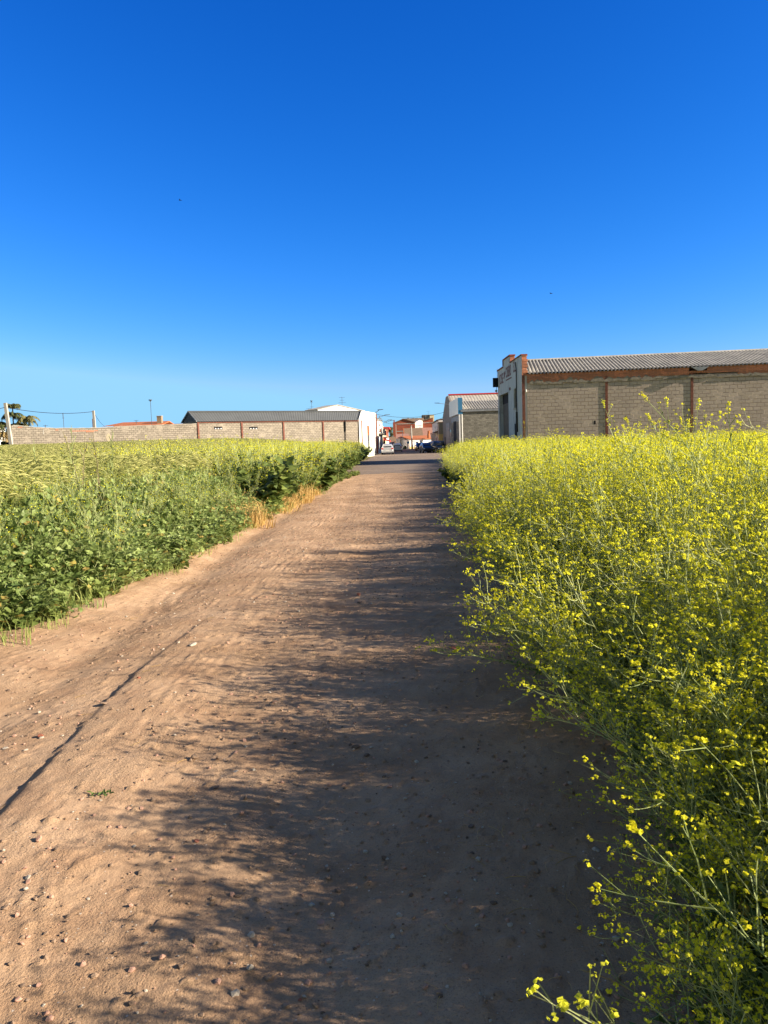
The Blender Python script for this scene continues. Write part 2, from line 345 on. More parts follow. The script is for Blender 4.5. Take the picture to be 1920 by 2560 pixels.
def track_sheet():
    ys = np.array(ty); n = 430; u = np.linspace(0, 1, n); lo = le(ys)-.6; hi = re_(ys)+.9
    X = lo[:,None]+(hi-lo)[:,None]*u[None,:]; Y = np.repeat(ys[:,None], n, 1)
    Z = ztrack(X, Y)
    edge = sst(0, .06, u)*(1-sst(.94, 1, u)); Z = Z - (1-edge)[None,:]*.25
    co = np.stack([X, Y, Z], -1).reshape(-1,3); i = np.arange(co.shape[0]).reshape(len(ys), n)
    q = np.stack([i[:-1,:-1], i[:-1,1:], i[1:,1:], i[1:,:-1]], -1).reshape(-1,4)
    me = bpy.data.meshes.new('dirt_track'); me.vertices.add(len(co)); me.vertices.foreach_set('co', co.ravel())
    me.loops.add(q.size); me.loops.foreach_set('vertex_index', q.ravel()); me.polygons.add(len(q))
    me.polygons.foreach_set('loop_start', np.arange(0, q.size, 4)); me.polygons.foreach_set('loop_total', np.full(len(q), 4))
    me.materials.append(DIRT); me.update(calc_edges=True); me.polygons.foreach_set('use_smooth', [True]*len(q))
    o = bpy.data.objects.new('dirt_track', me); COL.objects.link(o); return tag(o, kind='structure')
track_sheet()
def road():
    b = MB(); n = 60; x0, x1 = -2.5, 9.5
    far = [(-.9-1.5,60,8.5),(-1.5,75,10.2),(-.9,104,10.5),(-.2,125,10.9),(.9,150,11.3),(1.7,185,12.2),(-30,200,40),(-30,230,40)]
    front = [(x0+(x1-x0)*i/n, 39.3+1.3*float(fbm(np.array(i*.21), np.array(3.), 3))*2+.35*float(fbm(np.array(i*1.3), np.array(8.), 2))) for i in range(n+1)]
    rows = [[(x, y, .004) for x, y in front]]
    for xa, y, xb in far: rows.append([(xa+(xb-xa)*i/n, y, .004) for i in range(n+1)])
    base = len(b.v)
    for r in rows: b.v += r
    for j in range(len(rows)-1):
        for i in range(n):
            a = j*(n+1)+i; b.f.append((a, a+1, a+n+2, a+n+1)); b.m.append(0)
    tag(b.build('asphalt_road', ASPH), kind='structure')
road()
def pavement(name, pts, w):                                             # raised kerb and footway along a facade line
    b = MB()
    for (xa, ya), (xb, yb) in zip(pts[:-1], pts[1:]):
        a0, a1 = Vector((xa,ya,0)), Vector((xb,yb,0)); k = Vector((w,0,0))
        for q in ((a0+Vector((0,0,.13)), a0+k+Vector((0,0,.13)), a1+k+Vector((0,0,.13)), a1+Vector((0,0,.13))), (a0+k, a1+k, a1+k+Vector((0,0,.13)), a0+k+Vector((0,0,.13))), (a0, a0+k, a0+k+Vector((0,0,.13)), a0+Vector((0,0,.13)))):
            b.quad(*q)
    tag(b.build(name, CONC), kind='structure')
pavement('pavement', [(-.9,106),(.1,135),(1.6,170),(1.95,185)], .9)
pavement('pavement', [(10.1,104),(10.5,138),(11.7,186)], -.9)

# ---------------------------------------------------------------- vegetation prototypes (kept in collections that are only instanced)
def V3(*a): return Vector(a)
def rdir(): 
    while True:
        v = Vector((rnd(-1,1), rnd(-1,1), rnd(-1,1)))
        if .1 < v.length < 1: return v.normalized()
STEM = leafy('mustard_stem', (.26,.33,.11), (.50,.54,.26), .1, .6)
LEAF = leafy('mustard_leaf', (.075,.12,.028), (.25,.31,.08), .35)
FLOW = leafy('mustard_petal', (.86,.82,.05), (.92,.92,.10), .55, .6, .1)
MALL = leafy('mallow_leaf', (.11,.17,.042), (.34,.42,.13), .3, .5, .35)
MALLY = leafy('dying_leaf', (.30,.22,.06), (.45,.38,.10), .3)
BARS = leafy('barley_stalk', (.17,.24,.06), (.36,.40,.12), .25)
BARE = leafy('barley_ear', (.45,.47,.15), (.68,.66,.27), .35)
STRAW = leafy('dry_straw', (.50,.33,.11), (.70,.50,.20), .3)
DRYST = leafy('dead_stem', (.20,.17,.09), (.33,.30,.15), .1)

def floret(b, p, r, n, m=2):                                            # a head of small four-petalled flowers and buds
    k = max(1, n//3)
    for i in range(k):
        d = rdir(); d.z = abs(d.z)*.9+.05; c = p + d*r*rnd(.35,1.35)
        for j in range(3):
            a = rdir(); u = d.cross(a)
            if u.length < .1: continue
            u.normalize(); v = d.cross(u)+d*rnd(-.8,.8); s = r*rnd(.24,.42)
            b.quad(c-u*s-v*s*.8, c+u*s*.8-v*s, c+u*s+v*s*.8, c-u*s*.8+v*s, m)
def leaf(b, p, d, L, W, m=1, droop=.3):
    d = d.normalized(); s = d.cross(V3(0,0,1)); 
    if s.length < .05: s = V3(1,0,0)
    s.normalize(); s = (s + V3(0,0,rnd(-.5,.5))).normalized(); up = s.cross(d)
    a = p+d*L*.5+s*W*.5+up*W*.15; c = p+d*L*.5-s*W*.5+up*W*.15; t = p+d*L-V3(0,0,L*droop)
    b.quad(p, a, t, c, m)
def mustard(seed, Ht=1.35, lean=(0,0), nst=5, far=False, fl=1.0, leaves=1.0):
    random.seed(seed); b = MB()
    for k in range(nst):
        az = rnd(0, 6.28); tilt = rnd(.05, .5); L = Ht*rnd(.8, 1.12)
        d = V3(math.cos(az)*tilt+lean[0], math.sin(az)*tilt+lean[1], 1).normalized(); p = V3(rnd(-.08,.08), rnd(-.08,.08), 0)
        pts = [p.copy()]; seg = 8 if not far else 4
        wob = rdir()*.12
        for i in range(seg):
            d = (d + rdir()*.13 + wob*.3 + V3(lean[0],lean[1],-.10*(i/seg)*abs(lean[0]))*.12).normalized(); p = p+d*L/seg; pts.append(p.copy())
        r0_ = .0042 if not far else .006
        b.tube(pts, [r0_*(1-.7*i/seg) for i in range(seg+1)], 3, 0)
        floret(b, pts[-1], .018 if not far else .024, int((20 if not far else 6)*fl)+1)
        nb = 13 if not far else 9
        for j in range(nb):
            t = rnd(.22, .97); i = min(int(t*seg), seg-1); q = pts[i].lerp(pts[i+1], t*seg-i); dd = (pts[i+1]-pts[i]).normalized()
            bd = (dd*rnd(.5,1.0) + rdir()*rnd(.6,1.0)).normalized(); bd.z = max(bd.z, -.05); bl = L*rnd(.12,.36)*(1.15-t*.6)
            bp = [q]; s3 = 4 if not far else 2; x = q.copy()
            for n in range(s3):
                bd = (bd + V3(lean[0]*.1,0,.16) + rdir()*.14).normalized(); x = x+bd*bl/s3; bp.append(x.copy())
            b.tube(bp, [r0_*.55*(1-.5*n/s3) for n in range(s3+1)], 3 if not far else 2, 0)
            
            if far or t > .45 or rnd(0,1) < .5: floret(b, bp[-1], rnd(.011,.017) if not far else .023, int((15 if not far else 6)*fl)+1)
            if not far:
                for n in range(3):                                     # twigs, pods, a few open flowers below the tip
                    c = bp[random.randint(1, s3-1)]; e = c + (bd+rdir()*.9).normalized()*rnd(.04,.13)
                    b.tube([c, e], [.0014,.001], 2, 0)
                    if rnd(0,1) < .85*fl: floret(b, e, rnd(.008,.013), 9)
            elif rnd(0,1) < .8:
                c = bp[1]; e = c+rdir()*.1; floret(b, e, .018, 3)
        nl = int((26 if not far else 10)*leaves)
        for j in range(nl):
            t = rnd(0, .75)**1.2; i = min(int(t*seg), seg-1); q = pts[i].lerp(pts[i+1], t*seg-i); a = rnd(0, 6.28)
            S = (1.25-t)*(1 if not far else 1.8)
            leaf(b, q, V3(math.cos(a), math.sin(a), rnd(0,.9)), rnd(.05,.13)*S, rnd(.012,.035)*S, 1)
    return b
def mallow_leaf(b, p, nrm, r, m):
    a = nrm.orthogonal().normalized(); a = Matrix.Rotation(rnd(0,6.28), 3, nrm) @ a; c = nrm.cross(a); n0 = len(b.v)
    pts = [p - nrm*r*.12]; k = 9
    for i in range(k):
        t = .35+ (2*math.pi-.7)*i/(k-1); q = r*(1.0 if i % 2 == 0 else .78)*rnd(.88,1.08)
        pts.append(p + a*math.cos(t)*q + c*math.sin(t)*q + nrm*r*rnd(-.05,.22))
    b.v += [tuple(x) for x in pts]
    for i in range(k-1): b.f.append((n0, n0+1+i, n0+2+i)); b.m.append(m)
def mallow(seed, Ht=.7, n=120, far=False):
    random.seed(seed); b = MB()
    for k in range(6 if not far else 3):
        az = rnd(0,6.28); tl = rnd(.1,.8); d = V3(math.cos(az)*tl, math.sin(az)*tl, 1).normalized(); L = Ht*rnd(.7,1.1); p = V3(0,0,0); pts = [p]
        for i in range(5): d = (d+rdir()*.18).normalized(); p = p+d*L/5; pts.append(p)
        b.tube(pts, [.005*(1-.12*i) for i in range(6)], 3, 0)
        for j in range(n//6 if not far else n//3):
            t = rnd(.08,1)**.85*5; i = min(int(t), 4); q = pts[i].lerp(pts[i+1], t-i); a = rnd(0,6.28); o = V3(math.cos(a), math.sin(a), rnd(-.1,.8))*rnd(.03,.15)
            e = q+o
            if not far: b.tube([q, e], .0015, 2, 0)
            nr = (V3(0,0,1)*rnd(.3,1.2) + rdir()*.8).normalized(); r = rnd(.022,.066)*(1.25-.1*t)*(1 if not far else 1.7)
            low = e.z < .25*Ht
            mallow_leaf(b, e, nr, r, 2 if rnd(0,1) < (.30 if low else .05) else 1) if not far else b.quad(*[e + x for x in (V3(-r,-r*.6,rnd(-r,r)), V3(r,-r,rnd(-r,r)), V3(r*.9,r,rnd(-r,r)), V3(-r,r*.8,rnd(-r,r)))], 1)
    return b
def barley(seed, n=34, w=.35, Ht=.95, far=False, lean=.22):
    random.seed(seed); b = MB()
    for k in range(n):
        p = V3(rnd(-w,w), rnd(-w,w), 0); L = Ht*rnd(.8,1.1); ln = V3(lean*rnd(.4,1.5), rnd(-.2,.2), 1).normalized()
        q = p+ln*L; s = 4 if not far else 2; pts = [p.lerp(q, i/s)+V3(.08*(i/s)**2, 0, 0) for i in range(s+1)]
        b.tube(pts, .0022 if not far else .004, 2 if far else 3, 0)
        d = V3(rnd(.5,1.3), rnd(-.5,.5), rnd(.35,1.0)).normalized(); x = pts[-1].copy(); ep = [x.copy()]; es = 4 if not far else 2
        EL = rnd(.11,.17)
        for i in range(es): d = (d+V3(.05,0,-.26*(4/es))).normalized(); x = x+d*EL/es; ep.append(x.copy())
        rr_ = [.004,.0075,.0075,.006,.001] if not far else [.005,.011,.002]
        b.tube(ep, rr_, 4 if not far else 3, 1)
        for i in range(5 if not far else 2): # awns
            c = ep[random.randint(1, es-1)]; e = c + (d+rdir()*.35).normalized()*rnd(.07,.12); sd_ = d.cross(rdir())*.0022*(1 if not far else 2); b.tri(c-sd_, c+sd_, e, 1)
        for j in range(3 if not far else 2):
            t = rnd(.15,.85); c = p.lerp(q, t); a = rnd(0,6.28); leaf(b, c, V3(math.cos(a)*.6+.4, math.sin(a)*.6, .9), rnd(.15,.3), rnd(.008,.014)*(1 if not far else 1.6), 0, .35)
    return b
def grass(seed, n=60, w=.3, Ht=.5, lean=.3, wd=.006, heads=False):
    random.seed(seed); b = MB()
    for k in range(n):
        p = V3(rnd(-w,w), rnd(-w,w), 0); a = rnd(0,6.28); L = Ht*rnd(.5,1.1); o = V3(math.cos(a)*rnd(.1,.6)+lean, math.sin(a)*rnd(.1,.6), 0); s = V3(-math.sin(a), math.cos(a), 0)*wd*rnd(.6,1.2)
        m1 = p+V3(0,0,L*.55)+o*L*.25; t = p+V3(0,0,L*.85)+o*L*.8
        b.quad(p-s, p+s, m1+s*.8, m1-s*.8, 0); b.tri(m1-s*.8, m1+s*.8, t, 0)
        if heads and k % 3 == 0: floret(b, t, .02, 3, 0)
    return b
def proto(cname, items):
    c = bpy.data.collections.new(cname)
    for i, (b, mats) in enumerate(items):
        o = bpy.data.objects.new('%s_%02d' % (cname, i), b.mesh(cname, mats)); c.objects.link(o)
    return c
MM = [STEM, LEAF, FLOW]
C_near = proto('mustard_near', [(mustard(11+i, 1.25, (0,0), 5), MM) for i in range(5)] + [(mustard(31+i, 1.2, (-.35,.0), 4), MM) for i in range(3)])
C_edge = proto('mustard_edge', [(mustard(51+i, 1.05, (-.75+.15*(i%3),rnd(-.2,.2)), 4, fl=1.0, leaves=1.1), MM) for i in range(6)])
C_far = proto('mustard_far', [(mustard(71+i, 1.35, (0,0), 5, True, fl=.9, leaves=1.3), MM) for i in range(5)])
C_green = proto('weeds_far', [(mustard(91+i, 1.2, (0,0), 5, True, fl=.15, leaves=3.0), MM) for i in range(3)] + [(mallow(95+i, .95, 150, True), [STEM, LEAF, MALLY]) for i in range(2)])
C_mal = proto('mallow', [(mallow(111+i, .66, 125), [STEM, MALL, MALLY]) for i in range(5)])
C_rape = proto('leafy_rape', [(mustard(131+i, 1.0, (0,0), 4, fl=.10, leaves=2.2), [STEM, MALL, FLOW]) for i in range(3)])
C_bar = proto('barley_near', [(barley(151+i), [BARS, BARE]) for i in range(4)])
C_barf = proto('barley_far', [(barley(161+i, 40, .4, 1.0, True), [BARS, BARE]) for i in range(4)])
C_str = proto('straw', [(grass(171+i, 130, .3, .34, .5, .006, True), [STRAW]) for i in range(3)])
C_gr = proto('low_grass', [(grass(181+i, 70, .25, .3, .1, .005), [BARS]) for i in range(3)])
C_lit = proto('litter', [(mallow(191+i, .22, 60), [STEM, LEAF, MALLY]) for i in range(3)])

def scatter_tree(coll):
    t = bpy.data.node_groups.new('scatter_'+coll.name, 'GeometryNodeTree')
    t.interface.new_socket('Geometry', in_out='INPUT', socket_type='NodeSocketGeometry'); t.interface.new_socket('Geometry', in_out='OUTPUT', socket_type='NodeSocketGeometry')
    N = t.nodes.new; gi = N('NodeGroupInput'); go = N('NodeGroupOutput'); ip = N('GeometryNodeInstanceOnPoints'); ci = N('GeometryNodeCollectionInfo')
    ci.inputs['Collection'].default_value = coll; ci.inputs['Separate Children'].default_value = True; ci.inputs['Reset Children'].default_value = True
    def attr(n, ty):
        a = N('GeometryNodeInputNamedAttribute'); a.data_type = ty; a.inputs['Name'].default_value = n; return [o for o in a.outputs if o.enabled and o.name == 'Attribute'][0]
    e = N('FunctionNodeEulerToRotation'); L = t.links.new
    L(attr('rot', 'FLOAT_VECTOR'), e.inputs[0]); L(e.outputs[0], ip.inputs['Rotation']); L(attr('scl', 'FLOAT_VECTOR'), ip.inputs['Scale']); L(attr('idx', 'INT'), ip.inputs['Instance Index'])
    ip.inputs['Pick Instance'].default_value = True
    L(gi.outputs[0], ip.inputs['Points']); L(ci.outputs[0], ip.inputs['Instance']); L(ip.outputs[0], go.inputs[0]); return t
def scatter(name, coll, pts, label, cat, smin=.85, smax=1.15, tilt=.08, zs=None, spin=True):
    pts = np.asarray(pts, float); n = len(pts); rs = np.random.RandomState(abs(hash(name+coll.name)) % 1000 if False else len(name)*7+n % 97)
    me = bpy.data.meshes.new(name); me.vertices.add(n); me.vertices.foreach_set('co', pts.ravel())
    rot = np.stack([rs.uniform(-tilt,tilt,n), rs.uniform(-tilt,tilt,n), rs.uniform(0,6.283,n) if spin else rs.uniform(-.6,.6,n)], -1)
    s = rs.uniform(smin, smax, n); scl = np.stack([s, s, s*(zs if zs is not None else 1)], -1)
    for nm, ty, d in (('rot','FLOAT_VECTOR',rot), ('scl','FLOAT_VECTOR',scl)):
        a = me.attributes.new(nm, ty, 'POINT'); a.data.foreach_set('vector', d.ravel())
    a = me.attributes.new('idx', 'INT', 'POINT'); a.data.foreach_set('value', rs.randint(0, len(coll.objects), n).astype(np.int32))
    o = bpy.data.objects.new(name, me); COL.objects.link(o); md = o.modifiers.new('scatter', 'NODES'); md.node_group = scatter_tree(coll)
    return tag(o, label, cat, kind='stuff')
RS = np.random.RandomState(3)
def rand_pts(x0, x1, y0, y1, dens, test):
    n = int((x1-x0)*(y1-y0)*dens); x = RS.uniform(x0, x1, n); y = RS.uniform(y0, y1, n); k = test(x, y); x, y = x[k], y[k]
    return np.stack([x, y, zfield(x, y)-.02], -1)
inview = lambda x, y, m=.0: (x < .56*y+1.6+m) & (x > -.56*y-1.6-m)
rfar = lambda x, y: (y < 52.5-.128*(x-9.87)+.5*(x<9.8)*8) | ((x < 9.0) & (y < 70))
# right: mustard thicket
b1side = lambda x, y: ~((x > 9.2) & (y > 51.4-.11*(x-9.87)))
pe = rand_pts(.5, 3, .6, 16, 12, lambda x, y: (x > re_(y)-.02) & (x < re_(y)+.38))
pe = pe[(pe[:,1] > 3.6) | (pe[:,0] > re_(pe[:,1])+.25) & (pe[:,1] > 2.3)]
pe2 = rand_pts(.5, 2.2, .9, 2.9, 30, lambda x, y: (x > re_(y)+.10) & (x < re_(y)+1.0)); scatter('mustard_near_sprays', C_edge, pe2, 'nearest mustard sprays hanging low over the dirt in the bottom right corner', 'wild mustard', .42, .68, .2, spin=False)
scatter('mustard_thicket_edge', C_edge, pe, 'yellow flowered mustard stems leaning out over the right edge of the dirt track', 'wild mustard', .55, 1.0, .15, spin=False)
pn = rand_pts(.5, 10, .4, 11, 12, lambda x, y: (x > re_(y)+.12) & inview(x, y, .5))
pn = np.concatenate([pn, rand_pts(.5, 4, .5, 3.4, 13, lambda x, y: (x > re_(y)+.04) & inview(x, y, .3))])
d_ = pn[:,0]-re_(pn[:,1]); hz = (.68+.18*sst(1.6,3.4,pn[:,1]))+.28*sst(.1, 1.4, d_)+.24*sst(3.5,8,pn[:,1])*(1-sst(1.2,2.4,d_))+.10*fbm(pn[:,0]*.8, pn[:,1]*.8, 2)
scatter('mustard_thicket', C_near, pn, 'dense wild mustard thicket covered in small yellow flowers right of the track, near part', 'wild mustard', .85, 1.1, .12, zs=hz*.86)
pf = rand_pts(1, 34, 11, 68, 7.5, lambda x, y: (x > re_(y)+.12) & inview(x, y, 1) & b1side(x, y))
d_ = pf[:,0]-re_(pf[:,1]); hz = (.95+.22*sst(.0, 1.2, d_)+.22*fbm(pf[:,0]*.35, pf[:,1]*.35, 3)+.22*(1-sst(20,30,pf[:,1]))*(1-sst(1.5,3,d_)))*(1+.05*sst(30,50,pf[:,1]))
scatter('mustard_field', C_far, pf, 'yellow flowering mustard field stretching to the brown block warehouse on the right', 'wild mustard', .9, 1.15, .12, zs=hz*(.70+.10*sst(22,38,pf[:,1])))
pg = rand_pts(.5, 5, 7, 40, 7, lambda x, y: (x > re_(y)+.05) & (x < re_(y)+1.6))
pg2 = rand_pts(.5, 4, .6, 8, 9, lambda x, y: (x > re_(y)+.05) & (x < re_(y)+1.6))
scatter('mustard_understorey', C_mal, pg2, 'shaded green leaves under the nearest mustard stems at the lower right', 'undergrowth', .4, .6, .2)
scatter('mustard_undergrowth', C_green, pg, 'dark green leafy undergrowth at the foot of the mustard on the right', 'undergrowth', .45, .75, .15)
# left: leafy verge, barley field, bushy mound
lv = lambda x, y: (x < le(y)-.08) & inview(x, y, .5)
pm = rand_pts(-9, -2, 2, 19, 15, lambda x, y: lv(x, y) & (x > le(y)-3.2-1.2*fbm(y*.4, y*0+2, 2)))
d_ = le(pm[:,1])-pm[:,0]; scatter('mallow_verge', C_mal, pm, 'broad leaved green mallow and weeds along the left edge of the dirt track', 'weeds', .8, 1.1, .2, zs=.55+.72*sst(.0, 1.5, d_)+.5*fbm(pm[:,0]*1.3, pm[:,1]*1.1, 2))
pr = rand_pts(-10, -2, 3, 20, 3.4, lambda x, y: lv(x, y) & (x > le(y)-3.4) & (x < le(y)-.45))
scatter('leafy_rape', C_rape, pr, 'tall leafy green stems rising through the mallow on the left', 'weeds', .8, 1.08, .2)
pb = rand_pts(-16, -3, 4, 22, 14, lambda x, y: lv(x, y) & (x < le(y)-2.5-1.5*fbm(y*.5+4, y*0+5, 2)))
scatter('barley', C_bar, pb, 'bearded green barley with pale drooping ears at the near left of the field', 'barley', .95, 1.15, .1, zs=1.1, spin=False)
p2 = np.array([at(0,1122,1).x, 1]); WL0 = hit(30,1064,(-2.37,95),(-19.4,82.6)) if False else None
wallY = lambda x: 95+(x+2.4)*(12.4/17.0)-1.0
pbf = rand_pts(-50, -2, 20, 94, 7, lambda x, y: lv(x, y) & (y < wallY(x)) & ((x < le(y)-4.2) | (y < 24) & (x < le(y)-2.5)))
scatter('barley_field', C_barf, pbf, 'pale green barley field running back to the grey block wall on the left', 'barley', .95, 1.15, .1, zs=1.05, spin=False)
py = rand_pts(-14, -2, 18, 92, 4.0, lambda x, y: lv(x, y) & (y < wallY(x)) & (x > le(y)-5.0))
gsel = RS.rand(len(py)) < .62
zz = 1.0+.35*sst(22,45,py[:,1])
scatter('mound_weeds', C_green, np.repeat(py, 2, 0)[np.repeat(gsel,2)] + RS.uniform(-.3,.3,(2*gsel.sum(),3))*[1,1,0], 'bushy dark green weeds on the left where the track meets the road', 'weeds', 1.0, 1.35, .15)
scatter('mound_mustard', C_far, py[~gsel], 'patches of yellow mustard among the green weeds left of the road', 'wild mustard', .95, 1.2, .15)
ps = rand_pts(-6, -2, 14.5, 25, 9, lambda x, y: (x < le(y)-.05) & (x > le(y)-1.8))
scatter('straw_patch', C_str, ps, 'dry straw coloured grass beside the left bend of the track', 'dry grass', .9, 1.5, .2)
ARCH = leafy('pale_stem', (.34,.38,.17), (.55,.57,.32), .05)
def arch(seed):
    random.seed(seed); b = MB(); L = rnd(.8, 1.2); d = V3(-rnd(.2,.8), rnd(-.7,.7), rnd(.7,1.2)).normalized(); p = V3(0,0,.3); pts = [p]
    for i in range(12): d = (d+V3(0,0,-.09)+rdir()*.16).normalized(); p = p+d*L/12; pts.append(p)
    b.tube(pts, [.0030-.0020*i/12 for i in range(13)], 4, 0)
    for i in range(26):
        k = random.randint(2, 11); q = pts[k]; e = (d+rdir()*1.2+V3(0,0,.6)).normalized(); x = [q, q+e*rnd(.03,.10)]; x.append(x[-1]+(e+V3(0,0,.5)).normalized()*rnd(.02,.10)); b.tube(x, [.0014,.0012,.0008], 3, 0)
        if rnd(0,1) < .7: floret(b, x[-1], .011, 12)
    floret(b, pts[-1], .018, 18); return b
C_arch = proto('arching_stem', [(arch(301+i), [ARCH, LEAF, FLOW]) for i in range(5)])
pa = rand_pts(1, 8, 3.0, 12, 1.3, lambda x, y: (x > re_(y)+.55) & inview(x, y, .5)); pa[:,2] += .22
scatter('mustard_long_stems', C_arch, pa, 'long pale bare mustard stems arching to the left across the flowering thicket', 'wild mustard', .8, 1.2, .25, spin=False)
def twig(seed):
    random.seed(seed); b = MB(); p = V3(0,0,.003); d = V3(1, rnd(-.4,.4), 0); pts = [p]
    for i in range(4): d = (d+V3(rnd(-.3,.3), rnd(-.5,.5), rnd(-.03,.03))).normalized(); p = p+d*rnd(.015,.035); p.z = abs(p.z)+.001; pts.append(p)
    b.tube(pts, .0016, 3, 0); return b
C_twig = proto('twig', [(twig(320+i), [STRAW]) for i in range(5)])
pt = np.concatenate([rand_pts(-6, 0, 1.5, 16, 9, lambda x, y: (x > le(y)) & (x < le(y)+.7)), rand_pts(0, 3, 1.0, 12, 30, lambda x, y: (x < re_(y)+.1) & (x > re_(y)-.8)), rand_pts(-2, 1, 1.5, 9, 2.5, lambda x, y: x > -3)]); pt[:,2] = ztrack(pt[:,0], pt[:,1])+.002
scatter('straw_litter', C_twig, pt, 'bits of dry straw and twigs scattered on the dirt along both verges', 'litter', .35, .9, .05)
pgr = rand_pts(-8, -2, 2, 60, 6, lambda x, y: (x < le(y)+.10) & (x > le(y)-.6))
scatter('verge_grass', C_gr, pgr, 'short green grass at the left edge of the dirt track', 'grass', .5, 1.0, .2)
pl = np.concatenate([rand_pts(-8, -1, 2, 40, 9, lambda x, y: (x < le(y)+.12) & (x > le(y)-.35)), rand_pts(.5, 4, .8, 30, 5, lambda x, y: (x > re_(y)-.02) & (x < re_(y)+.5))])
scatter('creeping_weeds', C_lit, pl, 'low creeping weeds at the edges of the bare dirt', 'weeds', .5, 1.0, .3)

# gravel on the track
STC = [plain('stone_tan', (.36,.25,.17), .9, .35, 25, bump=.5), plain('stone_pale', (.50,.44,.36), .85, .2, 20, bump=.4), plain('stone_dark', (.20,.14,.10), .9, .3, 25, bump=.5), plain('stone_red', (.42,.16,.10), .9, .35, 25, bump=.5), plain('stone_pink', (.50,.30,.22), .9, .25, 25, bump=.4)]
def stone_mb(seed, flat=.6, sub=2):
    import bmesh
    rs = random.Random(seed); bm = bmesh.new(); bmesh.ops.create_icosphere(bm, subdivisions=sub, radius=1)
    cuts = [(Vector((rs.uniform(-1,1), rs.uniform(-1,1), rs.uniform(-1,1))).normalized(), rs.uniform(.45,.85)) for _ in range(9)]
    for v in bm.verts:
        for n, d in cuts:
            k = v.co.dot(n)
            if k > d: v.co -= n*(k-d)*.9
        v.co *= rs.uniform(.95,1.05); v.co.z *= flat
    b = MB(); b.v = [tuple(v.co) for v in bm.verts]; b.f = [tuple(v.index for v in f.verts) for f in bm.faces]; b.m = [0]*len(b.f); bm.free(); return b
C_peb = proto('pebble', [(stone_mb(i, .6, 1), [STC[(0,1,0,4,4,0,2,0)[i]]]) for i in range(8)])
def pebbles():
    n = 34000; y = 1.2+RS.rand(n)**1.6*22; x = le(y)+(re_(y)-le(y))*RS.rand(n); k = fbm(x*1.2, y*1.2, 3) > -.03+.35*(RS.rand(n)-.5); x, y = x[k], y[k]
    z = ztrack(x, y); p = np.stack([x, y, z+.002], -1)
    o = scatter('gravel', C_peb, p, 'small pebbles and grit strewn over the dirt track', 'gravel', 1, 1, .5)
    s = .0026+.0110*RS.rand(len(p))**5.0*(1.4); o.data.attributes['scl'].data.foreach_set('vector', np.repeat(s[:,None], 3, 1).ravel())
pebbles()
# ---------------------------------------------------------------- stones one can point to
# (x, y in the photograph, size px, material, flatness, label)
STN = [
 (487,1897,22,0,.75,'largest rounded tan stone on the track, casting a long dark shadow to its left'),
 (589,1927,18,1,.12,'flat square white chip lying between the round tan stone and the shade'),
 (483,1624,26,1,.35,'long white fragment at the far end of the wheel rut'),
 (103,1843,19,3,.7,'orange brick lump left of the wheel rut, with a smaller red piece in front'),
 (65,1876,14,1,.5,'white stone just below the orange brick lump on the left'),
 (14,1869,17,1,.35,'white flake at the left edge of the photo beside the rut'),
 (262,1768,30,0,.22,'broad flat buried stone against the left side of the wheel rut'),
 (540,1968,20,2,.6,'dark broken clod on the sunlit dirt right of the round tan stone'),
 (99,2120,22,4,.8,'pink pointed stone with a dark shadow, topmost in the row near the left edge'),
 (142,2139,17,2,.5,'dark flat stone just right of the pink pointed stone'),
 (64,2184,17,4,.5,'reddish pink stone in the left row, above the two white ones'),
 (70,2206,18,1,.6,'upper of the two pale stones in the left row'),
 (66,2231,16,1,.55,'lower of the two pale stones in the left row'),
 (42,2293,17,4,.7,'brown stone at the bottom of the left row of stones'),
 (165,2343,16,4,.6,'small tan pointed stone alone on the sunny dirt, low left'),
 (95,2450,16,4,.6,'small pinkish stone in the low left corner, above the pair of stones'),
 (45,2487,20,4,.7,'tan stone with a black shadow, left one of the pair in the bottom left corner'),
 (66,2490,17,0,.55,'reddish brown stone, right one of the pair in the bottom left corner'),
 (220,2244,13,1,.4,'pale flake on open sunlit dirt at the lower left'),
 (800,2275,25,4,.25,'flat pale pink shard beside the small white stone in the shade'),
 (830,2262,14,1,.9,'small upright white stone beside the flat pink shard'),
 (625,2402,20,1,.95,'round beige pebble standing at the edge of the shade, bottom centre'),
 (760,2458,13,1,.8,'small bright white triangular stone near the bottom of the photo'),
 (748,2465,12,3,.6,'small orange stone touching the white triangular stone'),
 (788,2477,24,0,.6,'mottled brown stone at the bottom, right of the white triangular stone'),
 (505,2520,15,0,.7,'small tan stone with a dark side at the bottom edge of the photo'),
 (818,2170,22,0,.5,'brown stone half buried in the shade in the middle of the track'),
 (891,1864,22,2,.6,'dark grey stone in the deep shade in the middle of the track'),
 (916,1884,16,2,.7,'second dark stone, just right of and below the dark grey one'),
 (903,1928,12,0,.8,'small pale stone below the two dark ones in the shade'),
 (990,1706,9,1,.6,'tiny white stone in the shade in the centre of the track'),
 (1178,2060,21,2,.5,'dark stone in deep shade near the foot of the mustard'),
 (1134,1624,21,3,.25,'flat reddish brick chip in the shade on the right of the track'),
 (897,1490,14,3,.7,'small dark red stone far up the middle of the track, upper of two'),
 (900,1509,17,2,.35,'flat dark stone far up the middle of the track, lower of two'),
 (1128,1485,14,4,.3,'pale pink flake near the mustard, far up the track'),
 (1115,2228,12,1,.9,'small pale angular stone in shade, low right of the track'),
 (1275,2310,16,1,.7,'pale stone under the mustard sprays at the lower right'),
 (348,1710,12,3,.6,'tiny red chip beside the upper part of the wheel rut'),
 (492,2102,18,3,.2,'flat reddish stone sunk in the dirt where the shade begins'),
]
SM = {}
